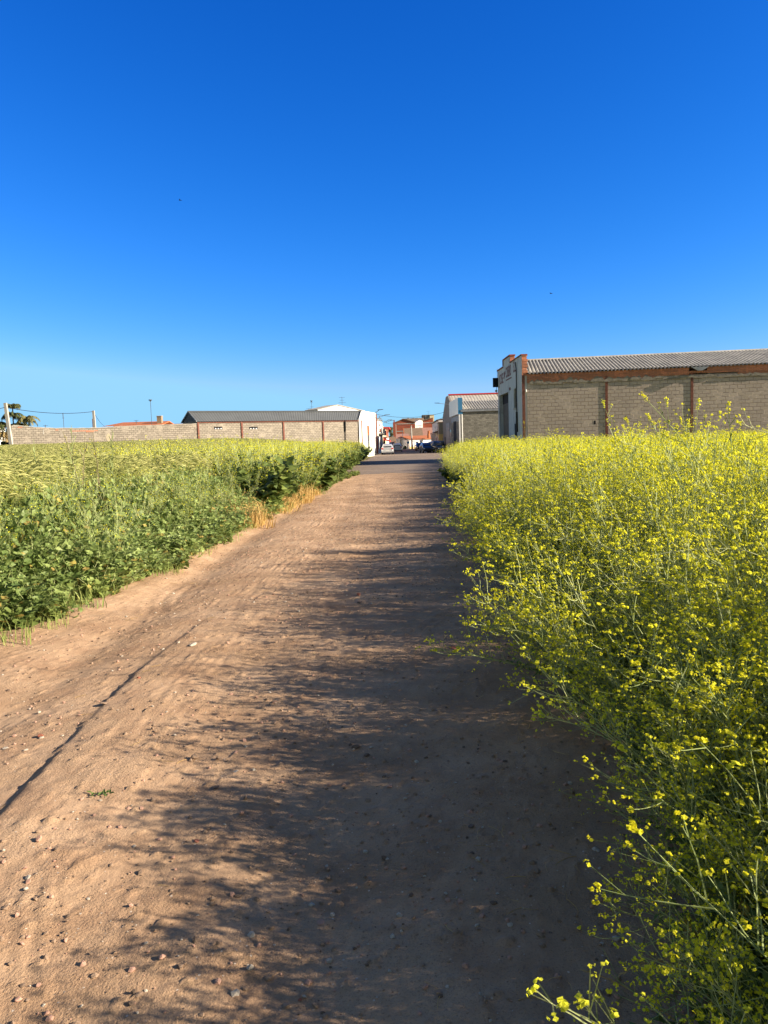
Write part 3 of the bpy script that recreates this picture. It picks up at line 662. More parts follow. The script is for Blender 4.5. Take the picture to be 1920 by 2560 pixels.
for i, (x, y, s, mi, fl, lab) in enumerate(STN):
    p = gnd(x, y); r = s*.5*p.y/F*1.03; z = float(ztrack(np.array(p.x), np.array(p.y)))
    o = stone_mb(200+i, fl*.85, 3).build('stone', STC[mi]); o.location = (p.x, p.y, z+r*fl*.55); o.scale = (r, r*rnd(.75,1), r); o.rotation_euler = (rnd(-.2,.2), rnd(-.2,.2), rnd(0,6))
    tag(o, lab, 'stone', 'stones on the dirt track')
def sprout():
    b = MB(); random.seed(4); p = gnd(253, 2005)
    for k in range(14):
        a = rnd(0,6.28); q = V3(rnd(-.05,.05), rnd(-.02,.02), .008); leaf(b, q, V3(math.cos(a), math.sin(a), .35), rnd(.02,.04), .014, 0, .1)
    o = b.build('weed_sprout', MALL); o.location = (p.x, p.y, float(ztrack(np.array(p.x), np.array(p.y)))); tag(o, 'tiny green sprout growing alone on the sunny dirt below the wheel rut', 'weed')
sprout()
def stalk(x0,y0,x1,y1,zend,lab,bend=.1):
    random.seed(int(x0)); a = gnd(x0,y0); e = gnd(x1,y1,zend); b = MB(); pts = []
    for i in range(9):
        t = i/8; q = a.lerp(e, t); q.z = .02+zend*t + bend*math.sin(math.pi*t); pts.append(q-a)
    b.tube(pts, [.0022-.0012*i/8 for i in range(9)], 4, 0)
    for i in range(16):                                                 # dry spikelets along the upper half
        t = .5+.5*i/16; k = min(int(t*8), 7); q = pts[k].lerp(pts[k+1], t*8-k); d = (pts[k+1]-pts[k]).normalized(); leaf(b, q, (d+rdir()*.35).normalized(), .022, .005, 0, 0)
    o = b.build('dry_grass_stalk', STRAW); o.location = (a.x, a.y, 0); tag(o, lab, 'grass stalk', 'dry grass stalks at the foot of the mustard')
stalk(1700,2580,1455,2442,.10,'lowest and longest of the three dry grass stalks at the bottom right',.02)
stalk(1790,2540,1615,2433,.16,'bent dry grass stalk arching from the foot of the mustard, right one of three',.07)
stalk(1740,2470,1550,2455,.10,'short pale dry grass stalk between the other two at the bottom right',.05)

# tall sprays that stand out against walls: (tip x, tip y, distance, root offset, lean, label)
def spray(x, y, Y, lean, seed, lab, thin=False, mats=None, bend=.25):
    random.seed(seed); tip = at(x, y, Y); root = V3(tip.x-lean, Y+.1, float(zfield(tip.x-lean, Y))); b = MB(); n = 10; pts = []
    for i in range(n+1):
        t = i/n; q = root.lerp(tip, t); q.x += -lean*bend*math.sin(math.pi*t)*.6; q.z += abs(lean)*.25*math.sin(math.pi*t); pts.append(q-root)
    L = (tip-root).length; b.tube(pts, [(.005-.0035*i/n)*(1 if not thin else 2.2) for i in range(n+1)], 4, 0); R_ = .012 if not thin else .007
    if not thin:
        for k in range(5): floret(b, pts[-1]-(pts[-1]-pts[-2]).normalized()*k*.014, R_*(1.2-.1*k), 12)
    for j in range(11 if not thin else 16):
        t = rnd(.35,.93); i = min(int(t*n), n-1); q = pts[i].lerp(pts[i+1], t*n-i); d = (pts[i+1]-pts[i]).normalized()
        bd = (d*.9+rdir()*.8).normalized(); bl = L*rnd(.06,.20)*(1.3-t); bp = [q]
        for m_ in range(4): bd = (bd+V3(0,0,.2)+rdir()*.12).normalized(); bp.append(bp[-1]+bd*bl/4)
        b.tube(bp, .0020 if not thin else .0055, 3, 0)
        if not thin or rnd(0,1) < .5: floret(b, bp[-1], R_, 12); floret(b, bp[-2], R_*.7, 6)
    for j in range(26 if not thin else 4):
        t = rnd(.1,.9); i = min(int(t*n), n-1); q = pts[i].lerp(pts[i+1], t*n-i); leaf(b, q, rdir()+V3(0,0,.5), rnd(.03,.08), rnd(.006,.014), 1)
    o = b.build('mustard_plant' if not thin else 'tall_weed', mats or MM); o.location = root
    tag(o, lab, 'mustard plant' if not thin else 'tall weed', 'tall mustard sprays in front of the brown warehouse' if not thin else 'tall thin weeds in front of the grey block wall')
spray(1604,987,4.6,-.75,1,'longest mustard spray, arching up to the left in front of the brown block wall')
spray(1617,1037,4.9,-.5,2,'low mustard spray bending left from the longest one')
spray(1666,998,5.6,-.15,3,'upright mustard spray between the longest arching one and the second rusty post')
spray(1747,1001,4.8,.08,4,'mustard spray standing just right of the second rusty post')
spray(1820,1010,4.4,-.12,5,'rightmost tall mustard spray against the brown wall')
spray(1507,1003,6.2,-.35,6,'mustard tip beside the first rusty post')
spray(1700,1044,6.0,-.3,7,'mustard spray leaning left in front of the second rusty post')
spray(1801,1031,5.2,.1,8,'short upright mustard spray left of the rightmost tall one')
spray(1566,1047,6.8,-.3,9,'faint mustard spray between the first post and the longest spray')
spray(1855,1082,4.6,-.25,10,'mustard spray near the right edge of the photo, lowest of the tall ones')
spray(1370,1070,14,-.3,11,'tall mustard tip in front of the left part of the brown wall')
spray(1310,1054,20,-.1,12,'tall green mustard at the corner of the white painted facade')
DM = [DRYST, MALL, FLOW]
spray(178,1063,12.5,.05,21,'tallest thin weed with a few yellow buds before the grey block wall',True)
spray(157,1078,12,-.25,22,'bare branching weed leaning left before the grey block wall',True,DM)
spray(280,1068,13,.1,23,'thin weed standing in front of the bare patch in the grey block wall',True)
spray(84,1098,12,.02,24,'leftmost thin weed before the grey block wall',True)
spray(213,1085,12.2,.15,25,'bare weed stem between the tallest weed and the one by the bare patch',True,DM)
spray(232,1080,11.8,-.05,26,'brown branching weed close right of the tallest weed',True,DM)

# ---------------------------------------------------------------- buildings
class Bld:                                                              # local frame: x along the facade p->q, y away from the viewer's side
    def __init__(s, name, p, q, label, cat='building', group=None):
        s.ang = math.atan2(q[1]-p[1], q[0]-p[0]); s.L = math.hypot(q[0]-p[0], q[1]-p[1]); s.p = p
        s.root = empty(name, (p[0], p[1], 0), s.ang); tag(s.root, label, cat, group); s.R = Matrix.Rotation(-s.ang, 3, 'Z')
    def loc(s, v): return s.R @ (Vector(v)-Vector((s.p[0], s.p[1], 0)))
    def face(s, x, y, off=0):                                           # local point seen at (x,y) on the plane y = off
        c, sn = math.cos(s.ang), math.sin(s.ang); a = (s.p[0]-sn*off, s.p[1]+c*off); return s.loc(hit(x, y, a, (a[0]+c, a[1]+sn)))
    def side(s, x, y, xl=0):                                            # same on the plane x = xl
        c, sn = math.cos(s.ang), math.sin(s.ang); a = (s.p[0]+c*xl, s.p[1]+sn*xl); return s.loc(hit(x, y, a, (a[0]-sn, a[1]+c)))
    def part(s, name, b, mats, parent=None, smooth=False): return b.build(name, mats, parent or s.root, smooth)
def corrugated(x0, x1, ya, za, yb, zb, pitch=.18, amp=.028, th=.012, slope_n=2):    # sheet running from (ya,za) to (yb,zb), waves along x
    b = MB(); n = int((x1-x0)/pitch*12)+1; d = Vector((0, yb-ya, zb-za)); nn = Vector((0, -(zb-za), yb-ya)).normalized()
    if nn.z < 0: nn = -nn
    for t in (0, -th):
        for k in range(slope_n):
            f = k/(slope_n-1)
            for i in range(n+1):
                x = x0+(x1-x0)*i/n; w_ = math.tanh(3.5*math.cos(2*math.pi*(x-x0)/pitch))*amp+t
                b.v.append((x, ya+d.y*f+nn.y*w_, za+d.z*f+nn.z*w_))
    N = (n+1); 
    for lay in (0, 1):
        for k in range(slope_n-1):
            for i in range(n):
                a = lay*slope_n*N+k*N+i; b.f.append((a, a+1, a+N+1, a+N)); b.m.append(0)
    T = slope_n*N
    for i in range(n):
        b.f.append((i, i+1, T+i+1, T+i)); b.m.append(0); a = (slope_n-1)*N+i; b.f.append((a, a+1, T+a+1, T+a)); b.m.append(0)
    return b
def window(B, x0, x1, z0, z1, frame=None, pane=None, name='window', side=None, sill=True, bars=1, depth=.06, y=0.0):
    frame = frame or CLOUDW; pane = pane or GLASS; f = MB(); t = .07
    def bx(b, a0, a1, c0, c1, d0, d1):
        if side is None: b.box(a0, a1, y+d0, y+d1, c0, c1)
        elif side == 0: b.box(d0, d1, a0, a1, c0, c1)                   # on x = 0, outward -x
        else: b.box(side-d1, side-d0, a0, a1, c0, c1)
    bx(f, x0, x1, z1-t, z1, -depth, .0); bx(f, x0, x1, z0, z0+t, -depth, .0); bx(f, x0, x0+t, z0+t, z1-t, -depth, .0); bx(f, x1-t, x1, z0+t, z1-t, -depth, .0)
    for i in range(bars): xm = x0+(x1-x0)*(i+1)/(bars+1); bx(f, xm-.03, xm+.03, z0+t, z1-t, -depth+.008, .0)
    o = B.part(name, f, frame); g_ = MB(); bx(g_, x0+t, x1-t, z0+t, z1-t, -.022, -.004); B.part('pane' if name != 'door' else 'door_leaf', g_, pane, o)
    if sill and name != 'door': s_ = MB(); bx(s_, x0-.08, x1+.08, z0-.07, z0-.002, -.14, -.003); B.part('sill', s_, CONC, o)
    return o
def gable_roof_mb(L, D, e, r, over=.25, th=.12, y_r=None, x0=0):        # ridge along x
    b = MB(); yr = D/2 if y_r is None else y_r; b.prism([(-over, e), (yr, r), (D+over, e), (D+over, e+th), (yr, r+th*1.2), (-over, e+th)], 'x', x0-over*.5, x0+L+over*.5); return b

# --- big brown block warehouse on the right (corner, wall running right, painted facade towards the street)
PB, QB = (9.87, 54.0), (25.45, 51.9)
B = Bld('block_warehouse', PB, QB, 'large brown block warehouse with stepped white painted facade and corrugated roof, right of the street', 'warehouse')
BL = 34.0; EV = 6.02; FD = 12.2                                        # length, eave height, facade length
# facade plane: leaves the corner towards the far end of the street front
fc = B.loc((10.02, 66.2, 0)); fa = math.atan2(fc.y, fc.x)-math.pi/2     # facade skew in the local frame
D = FD
wl = MB(); BT = B.face(1516, 945).z
wl.box(.34, BL, .0, .25, -.3, BT); wl.box(BL-.25, BL, .25, D, -.3, EV); wl.box(.34, BL-.25, D-.25, D, -.3, EV)
B.part('wall', wl, BLK_B)
# brick band under the eave: courses with ragged lower edge
bb = MB(); random.seed(9); x = .34
nx0, nx1 = B.face(1722, 920).x, B.face(1768, 920).x
while x < BL:
    w_ = rnd(1.0, 2.6); x2 = min(BL, x+w_)
    if x < nx0 < x2: x2 = nx0
    if nx0-.01 <= x < nx1: x2 = nx1
    lo = BT+rnd(-.10,.10)+(-.10 if x < 5 else 0)
    hi_ = EV-.26 if nx0-.01 <= x < nx1-.01 else EV-rnd(0,.05); bb.box(x, x2, -.035, .25, lo, hi_); x = x2
B.part('brick_band', bb, BRICK)
mb = MB(); x = .5
while x < BL-1:
    w_ = rnd(.3, .9); hh = rnd(.10,.34) if x < 8 else rnd(.05,.16)
    a0 = BT-.12-rnd(0,.1); pts = [(x+w_*i/7, a0+(hh*(1-abs(i-3.5)/4)+rnd(-.03,.05))) for i in range(8)]
    mb.prism([(x+w_, a0-rnd(.02,.1)), (x, a0-rnd(.02,.12))]+pts, 'y', -.052-rnd(0,.02), -.001); x += w_*rnd(.6,.92)
B.part('mortar_smears', mb, MORTAR)
yr = D*.5; RZ = B.face(1500, 893, yr).z
rf = corrugated(.40, BL, -.16, EV+.02, yr, RZ, .25, .060); B.part('roof_sheet', rf, FIBRO)
rf2 = corrugated(.40, BL, D+.16, EV+.02, yr, RZ, .25, .060); B.part('roof_sheet', rf2, FIBRO)
rc = MB().prism([(yr-.22, RZ-.05), (yr, RZ+.07), (yr+.22, RZ-.05), (yr+.22, RZ-.02), (yr, RZ+.10), (yr-.22, RZ-.02)], 'x', .40, BL); B.part('ridge_cap', rc, FIBRO2)
for i, px in enumerate((1516, 1730)):
    q = B.face(px, 940); b = MB(); a, t = q.x-.085, q.x+.085
    b.box(a, t, -.036, -.028, -.3, EV-.35); b.box(a, t, -.010, -.002, -.3, EV-.35); b.box(q.x-.012, q.x+.012, -.028, -.010, -.3, EV-.35); B.part('steel_post', b, RUST)
q = B.face(1309, 1000); b = MB(); b.box(q.x-.10, q.x+.10, -.04, -.002, -.3, BT+.55); B.part('steel_post', b, RUST)
gt = MB(); q = B.face(1748, 918); gt.prism([(q.x-.55, EV-.02), (q.x-.15, EV-.27), (q.x+.15, EV-.27), (q.x+.6, EV-.02)], 'y', -.24, -.05); B.part('gutter_hopper', gt, METAL)
gsg = MB(); q = B.face(1315, 977); gsg.cyl((q.x, -.10, q.z-.08), .05, .16, 8, 0, 'z'); gsg.box(q.x-.02, q.x+.02, -.12, -.001, q.z+.02, q.z+.05); B.part('wall_insulator', gsg, CLOUDW)
for px, pz in ((1566,1045),(1487,1056)):
    q = B.face(px, pz); h = MB(); h.box(q.x-.06,q.x+.06,-.006,-.001,q.z-.13,q.z+.13); B.part('putlog_hole', h, DARK)
# facade built on its own skewed frame
FR = empty('facade', (0,0,0), fa); FR.parent = B.root
FROOT = Bld.__new__(Bld); FROOT.ang = B.ang+fa; FROOT.p = PB; FROOT.root = FR; FROOT.R = Matrix.Rotation(-FROOT.ang, 3, 'Z')
def fs(x, y): return FROOT.side(x, y, 0)                                # point of the facade outer face (x = 0), y runs away along the street
TN = fs(1294, 895).z; TH = .34
s0 = fs(1286, 910).y; s1 = fs(1258, 905).y; TOPM = fs(1276, 889).z; ED = fs(1244, 931).y
s0 = fs(1275, 905).y; 
d0 = fs(1271, 1000).y; d1 = fs(1248, 1000).y; DT = fs(1270, 980).z
w0 = fs(1291, 1000).y; w1 = fs(1285, 1000).y; WT = fs(1288, 971).z; WB = fs(1288, 1020).z
fw = MB()
def fbox(y0, y1, z0, z1, m=0): fw.box(0, TH, y0, y1, z0, z1, m)
fbox(.0, w0, -.3, TN); fbox(w0, w1, -.3, WB); fbox(w0, w1, WT, TN); fbox(w1, d0, -.3, TN); fbox(d0, d1, DT, TN); fbox(d1, ED, -.3, TN)
B.part('facade_wall', fw, FACADE, FR)
pm_ = MB(); pm_.box(0, TH, s0, s1, TN+.003, TOPM); B.part('raised_parapet', pm_, FACADE, FR)
be = MB()                                                               # brick ends: corner pier above the wall and the step's end
z = EV-.1; k = 0
while z < TN-.02:
    z2 = min(z+.19, TN); be.box(.0-.002*(k%2), TH+.06*(k%2), -.05-.012*(k%2), -.002, z, z2-.012); z = z2; k += 1
B.part('brick_pier', be, BRICK, FR)
be = MB(); be.box(-.004, TH+.004, s0-.12, s0-.002, TN+.08, TOPM-.002); B.part('brick_pier', be, BRICK, FR)
cp = MB(); cp.box(-.07, TH+.05, -.08, s0-.13, TN+.003, TN+.075); cp.box(-.07, TH+.05, s1+.003, ED+.04, TN+.003, TN+.10); cp.box(-.07, TH+.05, s0-.16, s1+.04, TOPM+.003, TOPM+.10); cp.box(-.07, -.004, s1-.09, s1+.04, TN+.12, TOPM); B.part('coping', cp, BRICK2, FR)
dr = MB(); n = int((d1-d0)/.28)
for i in range(n): a = d0+(d1-d0)*i/n; dr.box(.30+.03*(i%2), .33+.03*(i%2), a, a+(d1-d0)/n, -.3, DT-.75)
B.part('door', dr, DOORB, FR); lt = MB(); lt.box(.30, .34, d0, d1, DT-.74, DT); B.part('door_header', lt, DARK, FR)
wn = MB(); 
for t in (0,.33,.66,1): yy = w0+(w1-w0)*t; wn.box(.10,.14,yy-.03,yy+.03,WB+.05,WT-.05)
for t in (0,.25,.5,.75,1): zz_ = WB+.03+(WT-WB-.06)*t; wn.box(.095,.145,w0,w1,zz_-.03,zz_+.03)
wf = B.part('window', wn, DOORB, FR); gp = MB(); gp.box(.15,.17,w0,w1,WB,WT); B.part('pane', gp, GLASS, wf); sl_ = MB(); sl_.box(-.06,.12,w0-.1,w1+.1,WB-.09,WB-.003); B.part('sill', sl_, CONC, wf)
h = MB(); a = fs(1293,1070).y; b_ = fs(1287,1070).y; h.box(-.012,-.002,a,b_,-.1,fs(1290,1059).z); B.part('low_dark_opening', h, DARK, FR)  # near-black colour stands in for the dark of a low opening
pp = [fs(1290.5,906), fs(1292.5,925), fs(1293,960), fs(1293.5,1000), fs(1294,1030), fs(1295,1080)]
dp = MB(); dp.tube([Vector((-.06, q.y, q.z)) for q in pp], .035, 6, 0, True); dp.tube([Vector((-.07, q.y, q.z)) for q in pp[4:]], .075, 6, 0, True); B.part('downpipe', dp, CABLE, FR)
eb = MB(); a = fs(1247,950); eb.box(-.42, -.004, ED-.25, ED+.05, a.z-.55, a.z+.22); B.part('electric_box', eb, DARK, FR)
eb = MB(); eb.tube([Vector((-.05,ED-.1,a.z+.22)), Vector((-.05,ED-.1,a.z+1.0))], .02, 4); B.part('conduit', eb, METAL, FR); eb = MB(); eb.cyl((-.16, ED-.1, a.z-.95), .10, .16, 8); B.part('insulator', eb, METAL, FR); eb = MB(); eb.tube([Vector((-.10,ED-.1,a.z-.55)), Vector((-.16,ED-.1,a.z-.8)), Vector((-.05,ED-.1,a.z-1.3))], .03, 4); B.part('cable_drop', eb, CABLE, FR)
vt = MB(); a = fs(1275,972); vt.box(-.03,-.003,a.y-.28,a.y+.28,a.z-.1,a.z+.1); B.part('plaque', vt, RUST, FR)
def text(body, size, parent, mat, loc, rot, sx=1.0, name='lettering', ext=.006):
    c = bpy.data.curves.new('t', 'FONT'); c.body = body; c.size = size; c.extrude = ext; c.align_x = 'CENTER'; c.space_character = 1.05; c.offset = .012*size
    t = bpy.data.objects.new('t', c); COL.objects.link(t); dg = bpy.context.evaluated_depsgraph_get(); dg.update(); me = bpy.data.meshes.new_from_object(t.evaluated_get(dg)); bpy.data.objects.remove(t)
    me.materials.clear(); me.materials.append(mat); o = bpy.data.objects.new(name, me); COL.objects.link(o); o.parent = parent; o.location = loc; o.rotation_euler = rot; o.scale = (sx,1,1); return o
rt = (math.pi/2, 0, -math.pi/2)
for tx, px, py, sz, sx_ in (('JOSE', 1253.5, 956, 1.15, .95), ('M\u00aa', 1261.5, 944, .8, 1.0), ('CUBERO', 1271, 937.5, 1.15, .60), ('S.L.', 1286.5, 925.5, 1.15, .72)):
    a = fs(px, py); text(tx, sz, FR, FADED, (-.004, a.y, a.z-sz*.10), rt, sx_)
u = MB(); a = fs(1265,949.5); b_ = fs(1279,939.5); u.box(-.008,-.002, b_.y, a.y, a.z-.10, a.z); B.part('painted_underline', u, FADED, FR)

# --- grey block warehouse with a blue and white sign, further along the street
PA = (10.67, 104.0)
A = Bld('grey_warehouse', PA, (40, 104.0), 'grey block warehouse with striped corrugated roof and blue edged white sign, behind the brown one', 'warehouse')
ze = A.face(1200, 1025.5).z; AL = 30; AD = 14; zr = at(1200, 1001.5, 111).z
b = MB(); b.box(.0, AL, 0, .2, -.3, ze); b.box(.0, .2, .2, AD-.2, -.3, ze); b.box(.0, AL, AD-.2, AD, -.3, ze); A.part('wall', b, BLK_A)
A.part('roof_sheet', corrugated(.3, AL, -.15, ze+.14, AD/2, zr, .36, .06), FIBRO); A.part('roof_sheet', corrugated(.3, AL, AD+.1, ze+.14, AD/2, zr, .36, .06), FIBRO)
b = MB(); b.box(.02, AL, -.20, -.003, ze-.14, ze+.12); A.part('gutter', b, METAL)
c = A.face(1148, 995).z; c0 = A.face(1148, 1035).z
b = MB(); b.box(-.30, .25, -.06, 13.6, c0, c); sg = A.part('sign_box', b, SIGNW); b = MB(); b.box(-.32, .27, -.14, -.063, c0-.03, c+.04); A.part('blue_end_panel', b, BLUE, sg)
b = MB(); b.box(-.305, .255, -.06, 13.6, c+.002, c+.09); A.part('trim', b, CLOUDW, sg)
b = MB(); b.box(-.22, -.02, -.12, .05, -.3, c0-.035); A.part('corner_post', b, CLOUDW); b = MB(); b.cyl((.18,-.10,-.3), .07, c0+.3-.04, 8); A.part('downpipe', b, CLOUDW)
b = MB(); b.box(-.03, -.003, 6.2, 10.2, 0, 4.4); A.part('door', b, DARK); b = MB(); b.box(-.02, -.003, 2.0, 2.9, 0, 2.3); A.part('door', b, GREYD)
b = MB(); b.box(-.025, -.003, .2, 13.6, c0-.9, c0-.05); A.part('fascia', b, GREYD)

PC = (10.98, 118.2)
Cb = Bld('gabled_warehouse', PC, (40, 118.2), 'taller cement gabled warehouse with pale roof and red ridge, behind the blue edged sign', 'warehouse')
D_ = 20; pk = Cb.side(1122, 987, 0).z; e_ = 6.0
b = MB(); b.prism([(0,-.3),(D_,-.3),(D_,e_-.3),(D_*.62,pk),(D_*.44,pk),(.25,e_+.6),(0,e_+.6)], 'x', 0, .35); b.box(.35, 29.9, 0, .25, -.3, e_); b.box(.35, 29.9, D_-.25, D_, -.3, e_); Cb.part('wall', b, CONCW)
zr2 = at(1200, 986, 118.2+D_*.53).z
Cb.part('roof_sheet', corrugated(.36, 30, -.1, e_+.1, D_*.53, zr2, .5, .012), FIBRO2); Cb.part('roof_sheet', corrugated(.36, 30, D_+.1, e_+.1, D_*.53, zr2, .5, .012), FIBRO2)
b = MB(); b.box(.3, 30, D_*.53-.3, D_*.53+.3, zr2+.0, zr2+.20); Cb.part('ridge_tiles', b, REDP)
b = MB(); b.box(-.03,-.003, 6, 12.5, 0, 4.6); Cb.part('door', b, GREYD); b = MB(); b.box(-.035,-.003, 14.6, 16.2, 0, 2.3); Cb.part('door', b, DARK)
for a in (2.2, 3.8): b = MB(); b.box(-.03,-.003, a, a+.7, 1.5, 3.4); Cb.part('window', b, GLASS)

def lamp(p, d, L, rise, lab):                                           # wall bracket street lamp
    r = empty('street_lamp', p); tag(r, lab, 'street lamp', 'bracket street lamps'); d = Vector(d).normalized(); e = d*L+Vector((0,0,rise))
    MB().tube([(0,0,0), tuple(e*.55), tuple(e)], .035, 6, 0, True).build('arm', METAL, r)
    h = MB(); s_ = Vector((-d.y, d.x, 0))*.13; a, c_ = e-d*.15, e+d*.62+Vector((0,0,.06)); n = Vector((0,0,.05))
    for t in (1,): 
        P8 = [a-s_-n, a+s_-n, c_+s_*.7-n, c_-s_*.7-n, a-s_+n, a+s_+n, c_+s_*.7+n*.3, c_-s_*.7+n*.3]; k = len(h.v); h.v += [tuple(v) for v in P8]
        for f in ((0,3,2,1),(4,5,6,7),(0,1,5,4),(1,2,6,5),(2,3,7,6),(3,0,4,7)): h.f.append(tuple(k+i for i in f)); h.m.append(0)
    h.build('lamp_head', GREYD, r); MB().box(-.05,.05,-.05,.05,-.15,.15).build('bracket', METAL, r)
q = at(1116, 1013, 120); tp = at(1096, 1008.5, 119); lamp((10.95, q.y, q.z), (-1,0,0), 2.0, .35, 'street lamp on a bracket high on the cement gabled warehouse')

# --- right hand row of old houses
def house(name, p, q, depth, h, wall, label, cat='house', roof=None, rh=.8, wins=(), sidewins=(), side_at=None, rtype='gable', doors=()):
    B = Bld(name, p, q, label, cat); b = MB(); b.box(0, B.L, 0, depth, -.3, h); B.part('wall', b, wall)
    if rtype == 'gable': B.part('roof', gable_roof_mb(B.L, depth, h+.004, h+rh), roof or TILE)
    elif rtype == 'shed': b = MB(); b.prism([(-.3,h+.004),(depth,h+rh),(depth,h+rh+.12),(-.3,h+.12)], 'x', -.1, B.L+.1); B.part('roof', b, roof or TILE)
    elif rtype == 'flat': b = MB(); b.box(-.08, B.L+.08, -.08, depth+.08, h+.003, h+.16); B.part('parapet_coping', b, roof or CONC)
    for (x0,x1,z0,z1) in wins: window(B, x0, x1, z0, z1)
    for (x0,x1,z0,z1) in sidewins: window(B, x0, x1, z0, z1, side=side_at)
    for (x0,x1,z1) in doors: window(B, x0, x1, .0, z1, WOODD, GREYD, 'door', bars=0)
    return B
def P2(x, Y): v = at(x, 1110, Y); return (v.x, Y)
def zat(y, x, Y): return at(x, y, Y).z
# frontage planes seen from the street run from far to near so that +y (depth) points right, away from the street
a0, a1 = (10.95,150.0), (10.35,139.0)
Rb = house('beige_house', a0, a1, 8, zat(1057,1104,140), BEIGE, 'beige house with ochre lower wall next to the cement gabled warehouse', rtype='flat', roof=TILEB, doors=((2,3.1,2.3),), wins=((5,6.2,1.2,2.5),))
b = MB(); b.box(Rb.L+.003, Rb.L+.03, -.001, 8, -.2, 2.9); b.box(-.02, Rb.L+.03, -.03, -.003, -.2, 2.9); Rb.part('ochre_dado', b, YELLOW)
Rw = house('white_house', (12.0,182.0), (11.15,150.3), 9, zat(1050,1095,150), WHITE2, 'long stained white house on the right side of the street, beyond the beige one', rtype='shed', roof=TILEB, rh=1.2, doors=((20,21.2,2.4),(9,10.2,2.4)), wins=((24,25.5,1,2.6),(15,16.5,1,2.6),(4,5.5,1,2.6),(26,27.2,4,5),(17,18.2,4,5)))
b = MB(); b.prism([(-1.0,3.35),(-.01,3.75),(-.01,3.6),(-1.0,3.2)], 'x', 12, 31.5); Rw.part('porch_roof', b, TILEB)
for i in range(6): b = MB(); b.box(13+i*3.5, 13.25+i*3.5, -.85, -.6, 0, 3.2); Rw.part('porch_post', b, WHITE2)

# --- buildings closing the end of the street
def front(name, x0, x1, Y, ytop, wall, label, cat='house', depth=9, Y1=None, **k):
    p, q = P2(x0, Y), P2(x1, Y1 or Y); return house(name, p, q, depth, zat(ytop, (x0+x1)/2, Y), wall, label, cat, **k)
Lw = front('low_white_house', 1024, 1088, 189, 1098, WHITE, 'low white house with two windows and orange tiled roof at the street end', rtype='shed', roof=TILEO, rh=.85, depth=5, Y1=192, wins=((3.3,4.3,.9,2.3),(4.6,5.6,.9,2.3)) if False else ())
for a_, b_2 in ((1040,1045.5),(1051,1056.5)):
    u0_, u1_ = Lw.face(a_, 1110), Lw.face(b_2, 1110); window(Lw, u0_.x, u1_.x, Lw.face(1045,1114.5).z, Lw.face(1045,1104).z, GREYD)
b = MB(); b.box(0, Lw.L, -.03, -.003, -.2, .55); Lw.part('ochre_base', b, YELLOW)
Lv = front('white_house', 992, 1023, 193, 1096, WHITE, 'small white house with pinkish roof left of the low white house at the street end', rtype='shed', roof=TILEP, rh=1.1, depth=6)
for a_, b_2 in ((1001,1006),(1013,1017)):
    u0_, u1_ = Lv.face(a_, 1110), Lv.face(b_2, 1110); window(Lv, u0_.x, u1_.x, .9, 2.4, GREYD)
# brown roofed barn with white gable: ridge runs to the right
def barn(name, xg, x0, x1, Y, yr_, ye, roofm, label, gablem=WHITE2, depth=14):
    p, q = P2(x0, Y), P2(x1, Y); B = Bld(name, p, q, label, 'house'); e = zat(ye, x0, Y); r = zat(yr_, x0, Y+depth/2)
    b = MB(); b.box(.0, B.L, 0, depth, -.3, e); b.prism([(0, e+.001), (depth/2, r-.05), (depth, e+.001)], 'x', 0, B.L-.3); B.part('wall', b, gablem)
    rf = gable_roof_mb(B.L+.2, depth, e, r, .3, .16); B.part('roof', rf, roofm); b = MB()
    b.prism([(-.35, e-.1), (depth/2, r-.02), (depth/2, r+.3), (-.35, e+.25)], 'x', -.35, -.18); B.part('verge_tiles', b, TILEO); return B
barn('brown_roof_house', 1008, 1014, 1056, 203, 1072.5, 1095, TILEB, 'house with steep weathered brown tiled roof and a white gable, behind the low white houses')
barn('pink_roof_house', 1053, 1056, 1084, 214, 1071, 1096, TILEP, 'house with dusty pink tiled roof, right of the brown roofed one', BEIGE)
# brick block of flats behind
Bk = Bld('brick_building', P2(990,235), P2(1039,235), 'tall red brick building with a low gable and pale string courses', 'building')
L_ = Bk.L; zs_ = zat(1057,1000,235); zp = zat(1048,1015,235)
b = MB(); b.prism([(0,-.3),(L_,-.3),(L_,zs_-.1),(L_*.42,zp),(0,zs_)], 'y', 0, 14); Bk.part('wall', b, BRICK2)
for yy in (1059.5, 1078): zz_ = zat(yy,1010,235); b = MB(); b.box(0, L_, -.05, -.003, zz_-.12, zz_+.12); Bk.part('string_course', b, CONC)
b = MB(); b.prism([(-.2,zs_+.02),(L_*.42,zp+.02),(L_+.2,zs_-.08),(L_+.2,zs_+.12),(L_*.42,zp+.25),(-.2,zs_+.25)], 'y', -.25, 14.2); Bk.part('roof', b, TILEB)
b = MB(); b.box(-.75,-.003,-.3,.9,-.3,zs_+.2); b.box(-.55,-.2,0,.5,zs_+.2,zs_+.9); Bk.part('chimney_stack', b, BRICK2)
b = MB(); b.box(-.003+.01, .28, -.06, -.004, -.3, zs_-.2); Bk.part('corner_render', b, CONC)
Bw = Bld('white_annex', P2(1039.3,237), P2(1058,238), 'white rendered block with a wide pale glazed opening between two red brick walls', 'building')
b = MB(); zt = zat(1052,1048,238); zt0 = zat(1056,1040,238); b.prism([(0,-.3),(Bw.L,-.3),(Bw.L,zat(1052,1058,238)),(Bw.L*.6,zt+.25),(0,zt0)], 'y', 0, 2.2); Bw.part('wall', b, WHITE)
u0_, u1_ = Bw.face(1041,1070), Bw.face(1056,1070); window(Bw, u0_.x, u1_.x, zat(1072,1048,238), zat(1062,1048,238), CLOUDW, PALEGLASS, bars=3)
Br = Bld('brick_building', P2(1058.3,238.6), P2(1084,238.6), 'second red brick building with a pale string course, right of the white annex', 'building')
